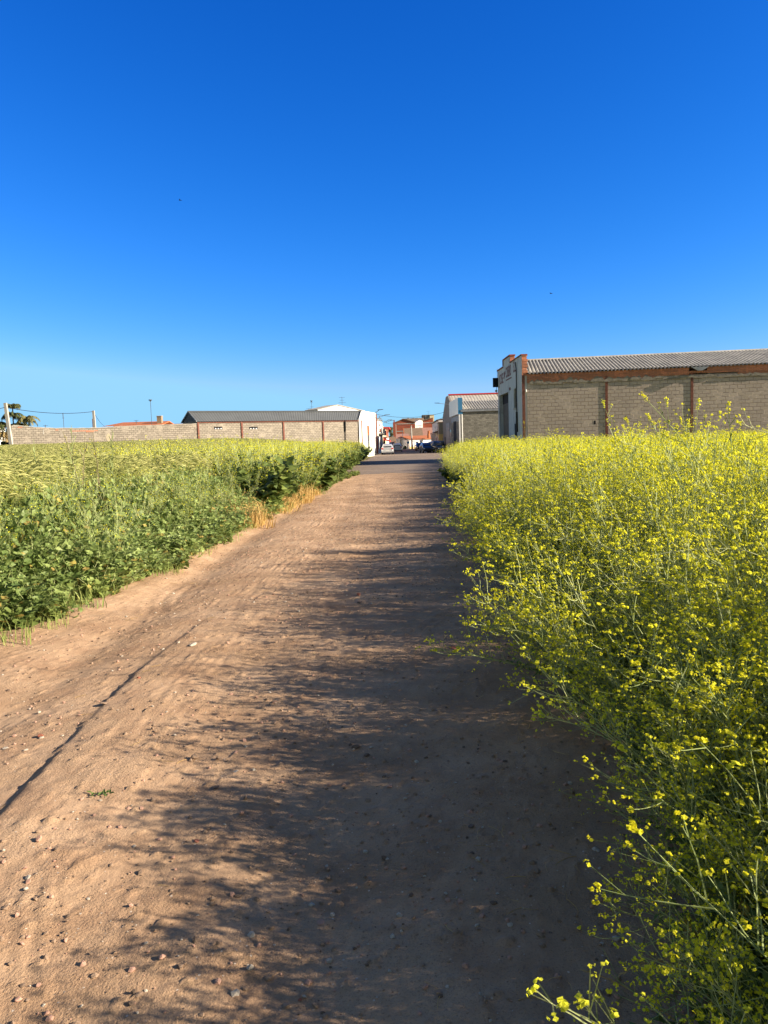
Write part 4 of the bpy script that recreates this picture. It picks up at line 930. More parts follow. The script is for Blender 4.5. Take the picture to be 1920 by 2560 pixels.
b = MB(); b.prism([(0,-.3),(Br.L,-.3),(Br.L,zat(1045,1080,236)),(0,zat(1052,1059,236))], 'y', 0, 12); Br.part('wall', b, BRICK2)
zz_ = zat(1056,1070,236); b = MB(); b.box(0,Br.L,-.05,-.003,zz_-.12,zz_+.12); Br.part('string_course', b, CONC)
b = MB(); b.prism([(-.1,zat(1052,1059,236)+.02),(Br.L,zat(1045,1080,236)+.02),(Br.L,zat(1045,1080,236)+.25),(-.1,zat(1052,1059,236)+.25)], 'y', -.3, 12); Br.part('roof', b, TILEB)
Bz = Bld('long_roof_house', P2(1008,262), P2(1062,262), 'building with a long low brown roof showing behind the brick gable', 'building')
b = MB(); b.box(0,Bz.L,0,10,-.3,zat(1054,1035,262)); Bz.part('wall', b, BEIGE); Bz.part('roof', gable_roof_mb(Bz.L,10,zat(1054,1035,262)+.004,zat(1046.5,1035,267)), TILEB)
for xx in (1020,1033,1042): a = Bz.face(xx,1046,4); b = MB(); b.box(a.x-.3,a.x+.3,3.7,4.3,a.z-1,a.z+.15); Bz.part('chimney', b, CONCW)
G = Bld('grey_tower', P2(1058,268), P2(1076,268), 'dark grey box shaped roof tower above the right brick building', 'building'); b = MB(); b.box(0,G.L,0,6,-.3,zat(1037,1066,268)); G.part('wall', b, plain('grey_render',(.12,.11,.10),.9,.1,1)); 
a = G.face(1067,1044); window(G, a.x-.5, a.x+.6, a.z-.5, a.z+.6); 
G2 = Bld('cream_tower', P2(1076.2,267), P2(1087,267), 'sunlit cream roof tower beside the dark grey one', 'building'); b = MB(); b.box(0,G2.L,0,6,-.3,zat(1037.5,1082,267)); G2.part('wall', b, CREAM); b = MB(); b.box(-.05,G2.L+.05,-.1,6.1,zat(1037.5,1082,267)+.003,zat(1037.5,1082,267)+.15); G2.part('coping', b, CONC)

# far trees and roofs at the end of the gap
LEAFT = leafy('tree_leaves', (.07,.09,.04), (.20,.23,.13), .2); BARK = plain('bark', (.12,.09,.07), .95, .4, 5, bump=.6)
def tree(name, x, Y, ytop, wpx, label, mat=LEAFT, n=2600, seed=5):
    random.seed(seed); c = at(x, 1110, Y); top = zat(ytop, x, Y); W = wpx*Y/F/2; r = empty(name, (c.x, Y, 0)); tag(r, label, 'tree'); b = MB(); t = MB()
    t.tube([(0,0,-.3),(.1,0,top*.3),(0,.1,top*.6)], [.28,.2,.1], 7); lobes = []
    for k in range(9):
        a = rnd(0,6.28); h = rnd(.35,.88); q = V3(math.cos(a)*W*rnd(.1,.65), math.sin(a)*W*.6, top*h); lobes.append((q, W*rnd(.35,.6)*(1.25-h*.5))); t.tube([(0,0,top*.3), tuple(q*.6+V3(0,0,top*.12)), tuple(q)], [.12,.07,.03], 5)
    lobes.append((V3(0,0,top*.85), W*.4))
    for k in range(n):
        q, R_ = random.choice(lobes); d = rdir(); p = q+d*R_*rnd(.45,1.1); s = rnd(.10,.22)*W/3; u = rdir()*s; v = u.cross(rdir()).normalized()*s; b.quad(p-u-v, p+u-v*.6, p+u*.7+v, p-u+v, 0)
    t.build('trunk', BARK, r); b.build('crown', mat, r)
tree('broadleaf_tree', 979, 262, 1063, 24, 'grey green tree at the far end of the street, left of the brick building', seed=3)
tree('dark_conifer', 985, 280, 1062, 9, 'dark green tree top just behind the grey green tree', leafy('dark_leaves', (.02,.04,.015), (.05,.08,.03), .1), 900, 8)
front('small_brown_house', 968, 989, 230, 1105, BEIGE, 'small house with a drab roof below the far tree', rtype='gable', roof=TILEB, rh=1.4, depth=8, wins=((.6,1.3,.9,2),))
front('white_cottage', 971, 985, 215, 1113, WHITE, 'tiny pale cottage wall glimpsed between the silver car and the brick building', rtype='gable', roof=TILEP, rh=.9, depth=5)

# --- left hand row: warehouse with long block wall, then houses along the street
PL, QL = P2(904.5, 95.0), None
c82 = at(495, 1110, 82.6); PLl = (c82.x, 82.6)
Lh = Bld('long_warehouse', PLl, PL, 'long low warehouse of pale blocks with rusty posts and a dark grey roof', 'warehouse')
LL = Lh.L; le_ = Lh.face(700, 1051.5).z; w6 = 0
# roof geometry: find depth where the ridge is
def depth_for(B, px, py, xl):                                           # depth along the side plane x = xl
    return B.side(px, py, xl)
rp = depth_for(Lh, 473, 1029, 0); dp6 = rp.y; rz = rp.z; fd = depth_for(Lh, 459, 1055, 0)
DD = 2*dp6
b = MB(); b.box(0, LL, 0, .2, -.3, le_); b.box(0, .2, .2, DD-.2, -.3, le_); b.box(0, LL-1, DD-.2, DD, -.3, le_); Lh.part('wall', b, BLK_L)
b = MB(); b.prism([(.05, le_+.002), (dp6, rz-.06), (DD-.05, le_+.002)], 'x', -.02, .16); Lh.part('gable_cladding', b, DKPANEL)
rx_ = Lh.face(908.3, 1025, dp6).x-LL; SK = rx_/dp6                       # the street front is not square to the long wall
def skew(b): b.v = [(x+SK*y*max(0, min(1, x/LL)), y, z) for x, y, z in b.v]; return b
Lh.part('roof_sheet', skew(corrugated(-.1, LL-.32, -.22, le_-.02, dp6, rz, .30, .007)), GREYROOF); Lh.part('roof_sheet', skew(corrugated(-.1, LL-.32, DD+.2, le_-.02, dp6, rz, .30, .007)), GREYROOF)
b = MB(); b.prism([(dp6-.2, rz-.03),(dp6,rz+.05),(dp6+.2,rz-.03),(dp6,rz+.09)], 'x', -.12, LL-.32); Lh.part('ridge_cap', skew(b), GREYROOF)
b = MB(); b.prism([(-.25,le_-.05),(dp6,rz+.0),(dp6,rz+.10),(-.25,le_+.05)], 'x', -.16, -.11); b.prism([(DD+.25,le_-.05),(dp6,rz),(dp6,rz+.1),(DD+.25,le_+.05)], 'x', -.16, -.11); Lh.part('bargeboard', b, METAL)
b = MB(); b.box(0, LL, -.10, -.003, le_-.17, le_-.06); Lh.part('eave_beam', b, RUST)
for px in (496, 605, 709, 808, 904): q = Lh.face(px, 1080); b = MB(); b.box(q.x-.09, q.x+.09, -.09, -.004, -.3, le_-.05); Lh.part('steel_post', b, RUST)
q = Lh.face(862, 1066); b = MB(); b.cyl((q.x,-.09,q.z-.6), .09, le_-q.z+.5, 8); b.cyl((q.x,-.09,-.3), .04, q.z-.3, 6); Lh.part('downpipe', b, DARK)
for x0,x1 in ((535,556),(623,644)):
    a, c_ = Lh.face(x0,1067), Lh.face(x1,1072.5); b = MB(); b.box(a.x, c_.x, -.012, -.002, c_.z, a.z); v_ = Lh.part('vent_opening', b, DARK)
    for i in range(3): t = a.x+(c_.x-a.x)*(i+.5)/3; b = MB(); b.prism([(t-.11,c_.z),(t+.11,c_.z),(t+.07,c_.z+.06),(t+.04,c_.z+.11),(t-.04,c_.z+.11),(t-.07,c_.z+.06)], 'y', -.04, -.014); Lh.part('vent_block', b, CLOUDW, v_)
# street gable of the same warehouse, white
b = MB(); b.box(LL-.3, LL-.002, -.12, -.011, le_-.1, le_+.02); b.prism([(-.12,-.3),(DD,-.3),(DD,le_+.35),(dp6,rz+.06),(-.12,le_+.08)], 'x', LL-.3+.003, LL+.02); Lh.part('street_gable', skew(b), WHITE)
b = MB(); b.prism([(-.16,le_+.02),(dp6,rz+.04),(dp6,rz+.16),(-.16,le_+.14)], 'x', LL-.36, LL-.30); Lh.part('verge_flashing', skew(b), DKPANEL)

qs = Lh.root.matrix_basis @ Vector((LL+SK*dp6*.8, dp6*.8, 0)); S1 = P2(909, 98.5); S2 = P2(941, 107)
Wf = Bld('white_warehouse', S1, S2, 'white rendered warehouse with a brown door whose shallow white gable rises behind the grey roof', 'warehouse')
zt_a = zat(1025.5, 910, 97); zt_b = zt_a
b = MB(); b.box(0, Wf.L, 0, .3, -.3, zt_a); b.box(Wf.L-.3, Wf.L, .3, 14, -.3, zt_a); Wf.part('wall', b, WHITE)
b = MB(); b.box(.05, Wf.L, -.06, -.003, zt_a-.62, zt_a-.55); Wf.part('cornice_line', b, CONC)
for (px0,px1,py0,py1,mt,nm) in ((917.5,923,1064,1101,WOODD,'door'),(923.5,928,1066,1121,CREAM,'door_surround'),(911.5,916.5,1068,1126,plain('pinkish_render',(.62,.45,.40),.9,.15,2),'painted_panel'),(919,923.2,1088,1124,GREYD,'lower_door'),(928.5,931,1098,1128,GREYD,'narrow_window')):
    a, c_ = Wf.face(px0,py0), Wf.face(px1,py1); k_ = {'door':.05,'door_surround':.03,'painted_panel':.02,'lower_door':.07,'narrow_window':.025}[nm]; b = MB(); b.box(a.x, c_.x, -k_, -.003, max(c_.z,-.1), a.z); Wf.part(nm, b, mt)
Wg = Bld('white_gabled_shed', P2(798,124), P2(912,131), 'big white shed whose low gable shows above the dark grey warehouse roof', 'warehouse')
gz = zat(1026,800,126); gp_ = zat(1012.5,845,126); gx = Wg.face(843,1015).x
b = MB(); b.prism([(0,-.3),(Wg.L,-.3),(Wg.L,zat(1025,905,126)),(gx,gp_),(0,gz)], 'y', 0, 3); Wg.part('wall', b, WHITE)
b = MB(); b.prism([(-.2,gz+.01),(gx,gp_+.02),(Wg.L+.2,zat(1025,905,126)+.01),(Wg.L+.2,zat(1025,905,126)+.1),(gx,gp_+.12),(-.2,gz+.1)], 'y', -.15, 3.1); Wg.part('roof', b, FIBRO2)

H2 = house('white_terrace_house', P2(941.5,109), P2(957,136), 8, zat(1048,945,112), WHITE, 'tall white terrace house with roof terrace and balconies next to the white warehouse', rtype='flat', roof=CONC)
def on(Bq, px0, px1, py0, py1, name, mat, k=.05, out=0):
    a, c_ = Bq.face(px0,py0), Bq.face(px1,py1); b = MB(); b.box(a.x, c_.x, -k-out, -.003, c_.z, a.z); return Bq.part(name, b, mat)
on(H2,948,950.5,1072,1080,'window',WOODD); bal = on(H2,946,955,1083,1088.5,'balcony',CONCW,.7); on(H2,947,949,1060,1066,'window',GLASS); on(H2,951,953,1071,1080,'window',GLASS)
on(H2,943,946,1098,1122,'door',WOODD); on(H2,951,953,1100,1122,'door',WOODD)
b = MB(); a = H2.face(946,1080)
for i in range(12): x_ = H2.face(946,1085).x+(H2.face(955,1085).x-H2.face(946,1085).x)*i/11; b.box(x_-.03,x_+.03,-.72,-.66,a.z-.35,a.z+.35)
b.box(H2.face(946,1085).x,H2.face(955,1085).x,-.73,-.65,a.z+.35,a.z+.42); H2.part('balcony_railing', b, GREYD, bal)
H3 = house('yellow_house', P2(957.5,137), P2(966,165), 8, zat(1068,960,140), CREAM, 'cream and yellow house with red awnings on the left of the street', rtype='flat', roof=CONC, rh=.6)
on(H3,957.6,963.5,1063,1068.5,'red_awning',REDP,.9,.1) if False else None
for (x0,x1,y0,y1) in ((957.8,963.2,1067.5,1072),(958,963.4,1097,1101.5)):
    a, c_ = H3.face(x0,y0), H3.face(x1,y1); b = MB(); b.prism([(-.003,a.z),(-1.1,c_.z),(-1.1,c_.z-.25),(-.003,a.z-.2)], 'x', a.x, c_.x); H3.part('awning', b, REDP)
on(H3,959.5,961.5,1103,1122,'door',WOODD); on(H3,958.3,959.4,1076,1088,'window',GLASS); on(H3,961,963,1078,1090,'window',GLASS)
on(H3,957.7,965.5,1092,1095.5,'balcony',CONCW,.6)
H4 = house('brick_house', P2(966.3,166), P2(972,190), 7, zat(1070,968,168), BRICK2, 'red brick house with a dark roof terrace at the far end of the left row', rtype='flat', roof=DKPANEL)
b = MB(); b.box(.0,H4.L,-.05,-.003,-.2,zat(1092,969,170)); H4.part('cream_lower_wall', b, WHITE); on(H4,968,969.4,1076,1084,'window',GLASS); on(H4,968.5,969.6,1100,1112,'door',WOODD)
# roof terrace hut and red box on top of the terrace house
b = MB(); q = H2.face(955,1052); b.box(H2.L-4, H2.L, 1, 4, zat(1048,945,112)+.2, zat(1048,945,112)+1.4); H2.part('roof_hut', b, WHITE2)

# --- grey block wall across the left, palm, pole and what stands behind it
x30 = hit(31, 1100, PLl, PL); PW, QW = (x30.x, x30.y), PLl
Wl = Bld('block_wall', PW, QW, 'long weathered block wall with patched top course at the left side of the field', 'wall')
n = 60; up = []
for i in range(n+1):
    px = 31+(493-31)*i/n; yy = np.interp(px, [31,60,90,130,200,260,300,480,493], [1063.5,1066,1069,1071,1071,1069.5,1066.5,1060.5,1059]); q = Wl.face(px, yy); up.append((q.x, q.z+rnd(-.02,.02)))
pts = [(0,-.3),(Wl.L-.003,-.3)]+[(min(x_, Wl.L-.003), z_) for x_, z_ in reversed(up)]
pts[-1] = (0, pts[-1][1]); b = MB(); b.prism(pts, 'y', 0, .22); Wl.part('wall_face', b, BLK_W)
for (px0,px1,py0,py1,mt) in ((146,162,1076,1094,MORTAR),(264,279,1083,1106,BEIGE),(44,56,1067,1069.6,BRICK),(180,245,1076.5,1077.5,BRICK),(215,234,1078.5,1080.3,BRICK),(138,146,1074,1076,BRICK),(107,110,1074,1086,FIBRO)):
    a, c_ = Wl.face(px0,py0), Wl.face(px1,py1); w_ = c_.x-a.x; h_ = a.z-c_.z
    pg_ = [(a.x+w_*(.5+.5*math.cos(t)*(1-.12*random.random())), c_.z+h_*(.5+.5*math.sin(t)*(1-.12*random.random()))) for t in [2*math.pi*i/14 for i in range(14)]] if mt in (MORTAR, BEIGE) else [(a.x,c_.z),(c_.x,c_.z),(c_.x,a.z),(a.x,a.z)]
    b = MB(); b.prism(pg_, 'y', -.018, -.001); Wl.part('repair_patch' if mt is not BRICK else 'brick_course', b, mt)
b = MB(); 
for i in range(n): 
    (xa,za),(xb,zb) = up[i], up[i+1]; b.prism([(xa,za+.002),(xb,zb+.002),(xb,zb+.05),(xa,za+.05)], 'y', -.03, .25)
Wl.part('top_course', b, CONC)
def pole(name, x0,y0,x1,y1,Y,r,mat,label,cat='pole',sq=False,group=None,top=None):
    a, c_ = at(x0,y0,Y), at(x1,y1,Y); g0 = Vector((c_.x, Y, min(0,c_.z))); d = (a-c_); k = (c_.z+.3)/max(d.z,.1); base = c_-d*k
    o = MB().tube([Vector((0,0,0)), a-base], [r*1.15, r*.9], 4 if sq else 8, 0, True).build(name, mat); o.location = base; return tag(o, label, cat, group)
pole('leaning_post', 13, 1007.5, 30, 1124, 70.5, .19, FIBRO2, 'pale square post leaning left at the end of the grey block wall', 'post', True)
pole('utility_pole', 233.5, 1026.5, 237, 1070, 84, .17, FIBRO2, 'pale concrete utility pole behind the middle of the grey block wall', 'utility pole', True)
pole('short_post', 231.5, 1047, 233, 1070, 84.6, .07, RUST, 'short rusty post beside the concrete utility pole', 'post', True)
def antenna(x, ytop, ybot, Y, label, bars=((.0,.6),(.25,.45),(.5,.3)), head=None):
    a, c_ = at(x,ytop,Y), at(x,ybot,Y); r = empty('antenna', (c_.x, Y, c_.z-1.2)); tag(r, label, 'antenna', 'rooftop antennas and masts'); h = a.z-c_.z+1.2
    MB().tube([(0,0,0),(0,0,h)], .03, 5, 0, True).build('mast', GREYD, r)
    b = MB()
    for dz, w_ in bars: b.tube([(-w_,0,h-dz-.05),(w_,0,h-dz-.05)], .018, 4)
    if bars: b.tube([(0,-.1,h-.05),(0,-.1,h-.6)], .015, 4); b.build('elements', GREYD, r)
    if head: MB().cyl((0,0,h), .22, .10, 8).cyl((0,0,h-.12), .1, .12, 8).build('lamp_head', GREYD, r)
antenna(160, 1032, 1070, 90, 'thin whip antenna between the palm and the concrete utility pole', ((.55,.12),))
antenna(114, 1062, 1072, 92, 'small bent antenna just over the wall near the palm', ((.05,.3),))
antenna(379.5, 1001, 1062, 94, 'tall mast with a small lamp head beside the chimney of the red tiled roof', (), True)
antenna(341, 1050, 1060, 99, 'small television antenna on the red tiled roof', ((0,.3),(.2,.2)))
antenna(779.5, 1003, 1029, 130, 'thick mast with short panels behind the grey warehouse roof', ((.2,.25),(.9,.35),(1.2,.35)), True)
antenna(771.5, 1021, 1029, 130, 'low forked antenna left of the thick mast', ((0,.4),))
antenna(855.5, 992, 1014, 128, 'television antenna on the white gabled shed', ((.05,.5),(.5,.4),(.9,.6)))
antenna(1071, 1028, 1038, 270, 'faint television antenna on the grey roof tower', ((0,.7),(.6,.5)))
Rh = Bld('red_roof_house', P2(264,98), P2(408,98), 'house whose red tiled roof just shows over the grey block wall', 'house')
b = MB(); e2 = zat(1066,330,98); r2 = zat(1057.5,330,101.5); b.box(0,Rh.L,0,7,-.3,e2); Rh.part('wall', b, WHITE2); b = MB(); k = len(b.v)
b.prism([(0-.2,e2),(3.5,r2),(7.2,e2),(7.2,e2+.1),(3.5,r2+.12),(-.2,e2+.1)], 'x', 1.2, Rh.L); rf_ = Rh.part('roof', b, TILEO)
b = MB(); b.quad((1.2,-.2,e2+.1),(1.2,3.5,r2+.12),(1.2,3.5,r2+.12),(-.3,-.2,e2+.1)); Rh.part('hip_tiles', b, TILE)
a, c_ = Rh.face(391.5,1041,1.2), Rh.face(404,1062,1.2); b = MB(); b.box(a.x, c_.x, 1.2, 1.9, c_.z-.5, a.z); ch = Rh.part('chimney', b, plain('tan_brick',(.30,.23,.15),.9,.3,4), rf_); b = MB(); b.box(a.x-.05, c_.x+.05, 1.15, 1.95, a.z+.002, a.z+.08); Rh.part('chimney_cap', b, CONC, ch)
Fr = Bld('far_roof_house', P2(405,106), P2(500,106), 'low house with a thin brown roof line between the chimney and the dark warehouse gable', 'house'); b = MB(); b.box(0,Fr.L,0,6,-.3,zat(1061,450,106)); Fr.part('wall', b, BEIGE); b = MB(); b.box(-.2,Fr.L+.2,-.2,6.2,zat(1061,450,106)+.003,zat(1059.3,450,106)); Fr.part('roof', b, TILEO)
Wh = Bld('white_house', P2(-60,83), P2(16,89), 'bright white house wall at the far left edge behind the palm', 'house'); b = MB(); b.box(0,Wh.L,0,8,-.3,zat(1066,5,86)); Wh.part('wall', b, WHITE); b = MB(); b.box(-.1,Wh.L+.1,-.1,8.1,zat(1066,5,86)+.003,zat(1066,5,86)+.18); Wh.part('coping', b, CONC)

PALM = leafy('palm_frond', (.06,.08,.025), (.22,.20,.08), .15); PALMD = leafy('dead_frond', (.20,.14,.06), (.38,.28,.12), .15)
def palm():
    random.seed(12); Y = 79; c = at(36, 1110, Y); r = empty('palm_tree', (c.x, Y, .5)); tag(r, 'shaggy palm tree with drooping fronds behind the leaning post at the left', 'palm tree')
    t = MB(); t.tube([(0,0,-.8),(.1,0,1.6),(.05,0,3.6)], [.30,.25,.22], 9); t.build('trunk', BARK, r)
    heads = [(V3(.05,0,4.7), 18, 1.2, .1), (V3(1.05,.2,4.35), 26, 1.25, -.2), (V3(-1.15,.1,3.9), 24, 1.25, -.2), (V3(.10,-.1,5.45), 20, .85, .9), (V3(-.55,-.2,2.9), 20, 1.1, -.4), (V3(.45,.1,3.7), 22, 1.3, -.3), (V3(-.3,.1,2.0), 16, .9, -.4)]
    for hc, n_, L, upb in heads:
        hc = hc+V3(hc.x*.3, 0, .45)
        b = MB(); st = MB(); st.tube([(0,0,2.0), tuple(hc*.7+V3(0,0,.2)), tuple(hc)], .06, 5)
        for k in range(n_):
            a = 6.28*k/n_+rnd(-.2,.2); d = V3(math.cos(a), math.sin(a), rnd(.0,1.0)+upb).normalized(); p = hc.copy(); LL_ = L*rnd(.8,1.2); prev = p
            for s_ in range(7):
                q = p+d*LL_/7; sd_ = d.cross(V3(0,0,1)); sd_ = sd_.normalized() if sd_.length > .05 else V3(1,0,0); b.quad(p-sd_*.03, p+sd_*.03, q+sd_*.025, q-sd_*.025)
                for sg_ in (-1,1):
                    for u_ in (.25,.75):
                        m_ = p.lerp(q,u_); e = m_+sd_*sg_*rnd(.14,.30)+d*.12+V3(0,0,-rnd(.10,.38)); b.tri(m_-d*.075, m_+d*.075, e)
                p = q; d = (d+V3(0,0,-.30)).normalized()
        st.build('stem', BARK, r); b.build('fronds', PALM if hc.z > 3.5 else (PALMD if rnd(0,1) < .35 else PALM), r)
palm()
def shrub(name, x, Y, ybot, ytop, wpx, label, mat, n=1500, seed=1):
    random.seed(seed); c = at(x, ybot, Y); top = zat(ytop, x, Y); W = wpx*Y/F/2; r = empty(name, (c.x, Y, c.z-1.0)); tag(r, label, 'shrub'); h = top-c.z+1.0; b = MB(); t = MB()
    for k in range(7):
        q = V3(rnd(-W,W)*.7, rnd(-W,W)*.4, h*rnd(.4,.9)); t.tube([(0,0,0), tuple(q*.5+V3(0,0,.1)), tuple(q)], [.05,.03,.01], 4)
        for j in range(n//7): p = q+rdir()*W*rnd(.1,.62); u = rdir()*.12; v = u.cross(rdir()).normalized()*.08; b.quad(p-u-v,p+u-v,p+u+v*.5,p-u*.6+v)
    t.build('branches', BARK, r); b.build('foliage', mat, r)
shrub('dark_shrub', 19, 74, 1124, 1085, 26, 'dark green shrub between the leaning post and the white house at the far left', leafy('shrub_leaves', (.015,.03,.012), (.05,.07,.03), .1), seed=2)

# --- poles, cables and street details
def crosspole():
    Y = 108.5; b0 = at(943, 1128, Y); r = empty('electric_pole', (b0.x, Y-1.5, 0)); tag(r, 'brown electricity pole with crossarms and wires in front of the white terrace house', 'utility pole'); zt = zat(1036.5, 942.5, Y)
    MB().tube([(0,0,-.2),(0,0,zt)], [.16,.12], 8, 0, True).build('pole', RUST, r)
    for (py, w_, th) in ((1047.3,.75,.06),(1051.5,.9,.07)): z_ = zat(py,945,Y); MB().box(-.25,w_,-.05,.05,z_-th,z_+th).build('crossarm', METAL, r)
    for (py, x0, x1) in ((1075,-.75,.0),(1088,-.6,.0)): z_ = zat(py,940,Y); MB().box(x0,x1,-.03,.03,z_-.03,z_+.03).build('side_bracket', GREYD, r)
    z_ = zat(1055,944,Y); MB().tube([(.2,0,z_+.2),(-.25,0,z_-.3),(-.45,0,z_-1.2),(-.42,0,z_-3)], .025, 4).build('service_cable', CABLE, r); return r, zt
cpole, czt = crosspole()
lamp(tuple(at(948,1043,108)), (1,.1,0), .9, .28, 'street lamp reaching right above the crossarms of the electricity pole')
lamp(tuple(at(940,1031.5,106.6)), (.8,-.3,0), .45, .35, 'small street lamp at the roof corner of the white warehouse')
lamp(tuple(at(966,1055.5,160)), (1,0,0), .9, .3, 'distant street lamp above the red awnings on the left row')
lamp(tuple(at(962,1054.5,140)), (1,0,0), .7, .3, 'street lamp below the crossing cable, left of the distant one')
def cable(pts, sag, label, r=.022):
    P3 = [at(x, y, Y) for x, y, Y in pts]; b = MB(); o0 = P3[0]; mx = max((q_-p_).length for p_, q_ in zip(P3[:-1], P3[1:]))
    for a, c_ in zip(P3[:-1], P3[1:]):
        q = []
        sg = sag*min(1, ((c_-a).length/mx)**2)
        for i in range(17): t = i/16; v = a.lerp(c_, t); v.z -= sg*4*t*(1-t); q.append(v-o0)
        b.tube(q, r, 4)
    o = b.build('cable', CABLE); o.location = o0; tag(o, label, 'cable', 'overhead cables')
cable([(940,1035.5,107),(1112,1030,118)], .62, 'upper overhead cable crossing the street to the cement gabled warehouse')
cable([(952,1051.5,108),(986,1058,233)], .3, 'lower overhead cable running from the crossarms to the brick building')
cable([(986,1058,180),(1111,1042,119)], 1.05, 'overhead cable sagging across the brick building to the right row')
cable([(-12,1024.5,69),(13,1018,70.5),(232,1029,84)], .35, 'overhead cable from the leaning post to the concrete utility pole', .025)
cable([(235,1032,84),(262,1066,92)], .2, 'cable dropping from the concrete utility pole to the red roof', .02)
def upole():
    Y = 184; b0 = at(1030.5, 1121.5, Y); t0 = at(1027.5, 1064, Y); o = empty('utility_pole', (b0.x, Y, 0)); tag(o, 'tall pale concrete utility pole in front of the low white house', 'utility pole')
    MB().tube([(0,0,-.2),(t0.x-b0.x,0,t0.z)], [.20,.15], 8, 0, True).build('shaft', FIBRO, o); MB().tube([(0,0,0),(0,0,1.0)], .215, 8, 0, True).build('dark_base', DKPANEL, o)
upole()
def signpost():
    Y = 182; b0 = at(1019, 1121.5, Y); o = empty('road_sign', (b0.x, Y, 0)); tag(o, 'small white road sign post with a blue plate left of the concrete utility pole', 'road sign')
    zt = zat(1100,1018,Y); MB().tube([(0,0,-.1),(0,0,zt)], .10, 6, 0, True).build('post', FIBRO, o); MB().box(-.12,.45,-.13,-.105,zat(1109,1018,Y),zat(1103.5,1018,Y)).build('plate', BLUE, o)
signpost()
def thinpole(x, Y, ytop, label):
    b0 = at(x, 1119, Y); o = empty('street_lamp', (b0.x, Y, 0)); tag(o, label, 'street lamp', 'bracket street lamps'); zt = zat(ytop, x, Y); MB().tube([(0,0,-.1),(0,0,zt)], [.09,.05], 6, 0, True).build('post', GREYD, o); MB().box(-.5,.1,-.08,.08,zt,zt+.1).build('lamp_head', GREYD, o)
thinpole(1007.5, 186, 1076, 'dark upright lamp post in front of the red brick building'); thinpole(1036, 188, 1104, 'short thin lamp post against the low white house')
shrub('small_bush', 1014, 184, 1121, 1113, 12, 'low pale bush at the foot of the white sign post', LEAFT, 400, 4)

# wall hung lantern on the right row (orange)
q = at(1071, 1079, 190); o = empty('chimney_pot', (q.x, 190, q.z-.9)); tag(o, 'rounded orange chimney pot above the low white house roof', 'chimney pot'); b = MB(); b.tube([(0,0,-.7),(0,0,0),(.05,0,.5),(.1,0,1.0),(.25,0,1.25)], [.30,.3,.28,.34,.1], 10, 0, True); b.build('pot', TILEO, o)

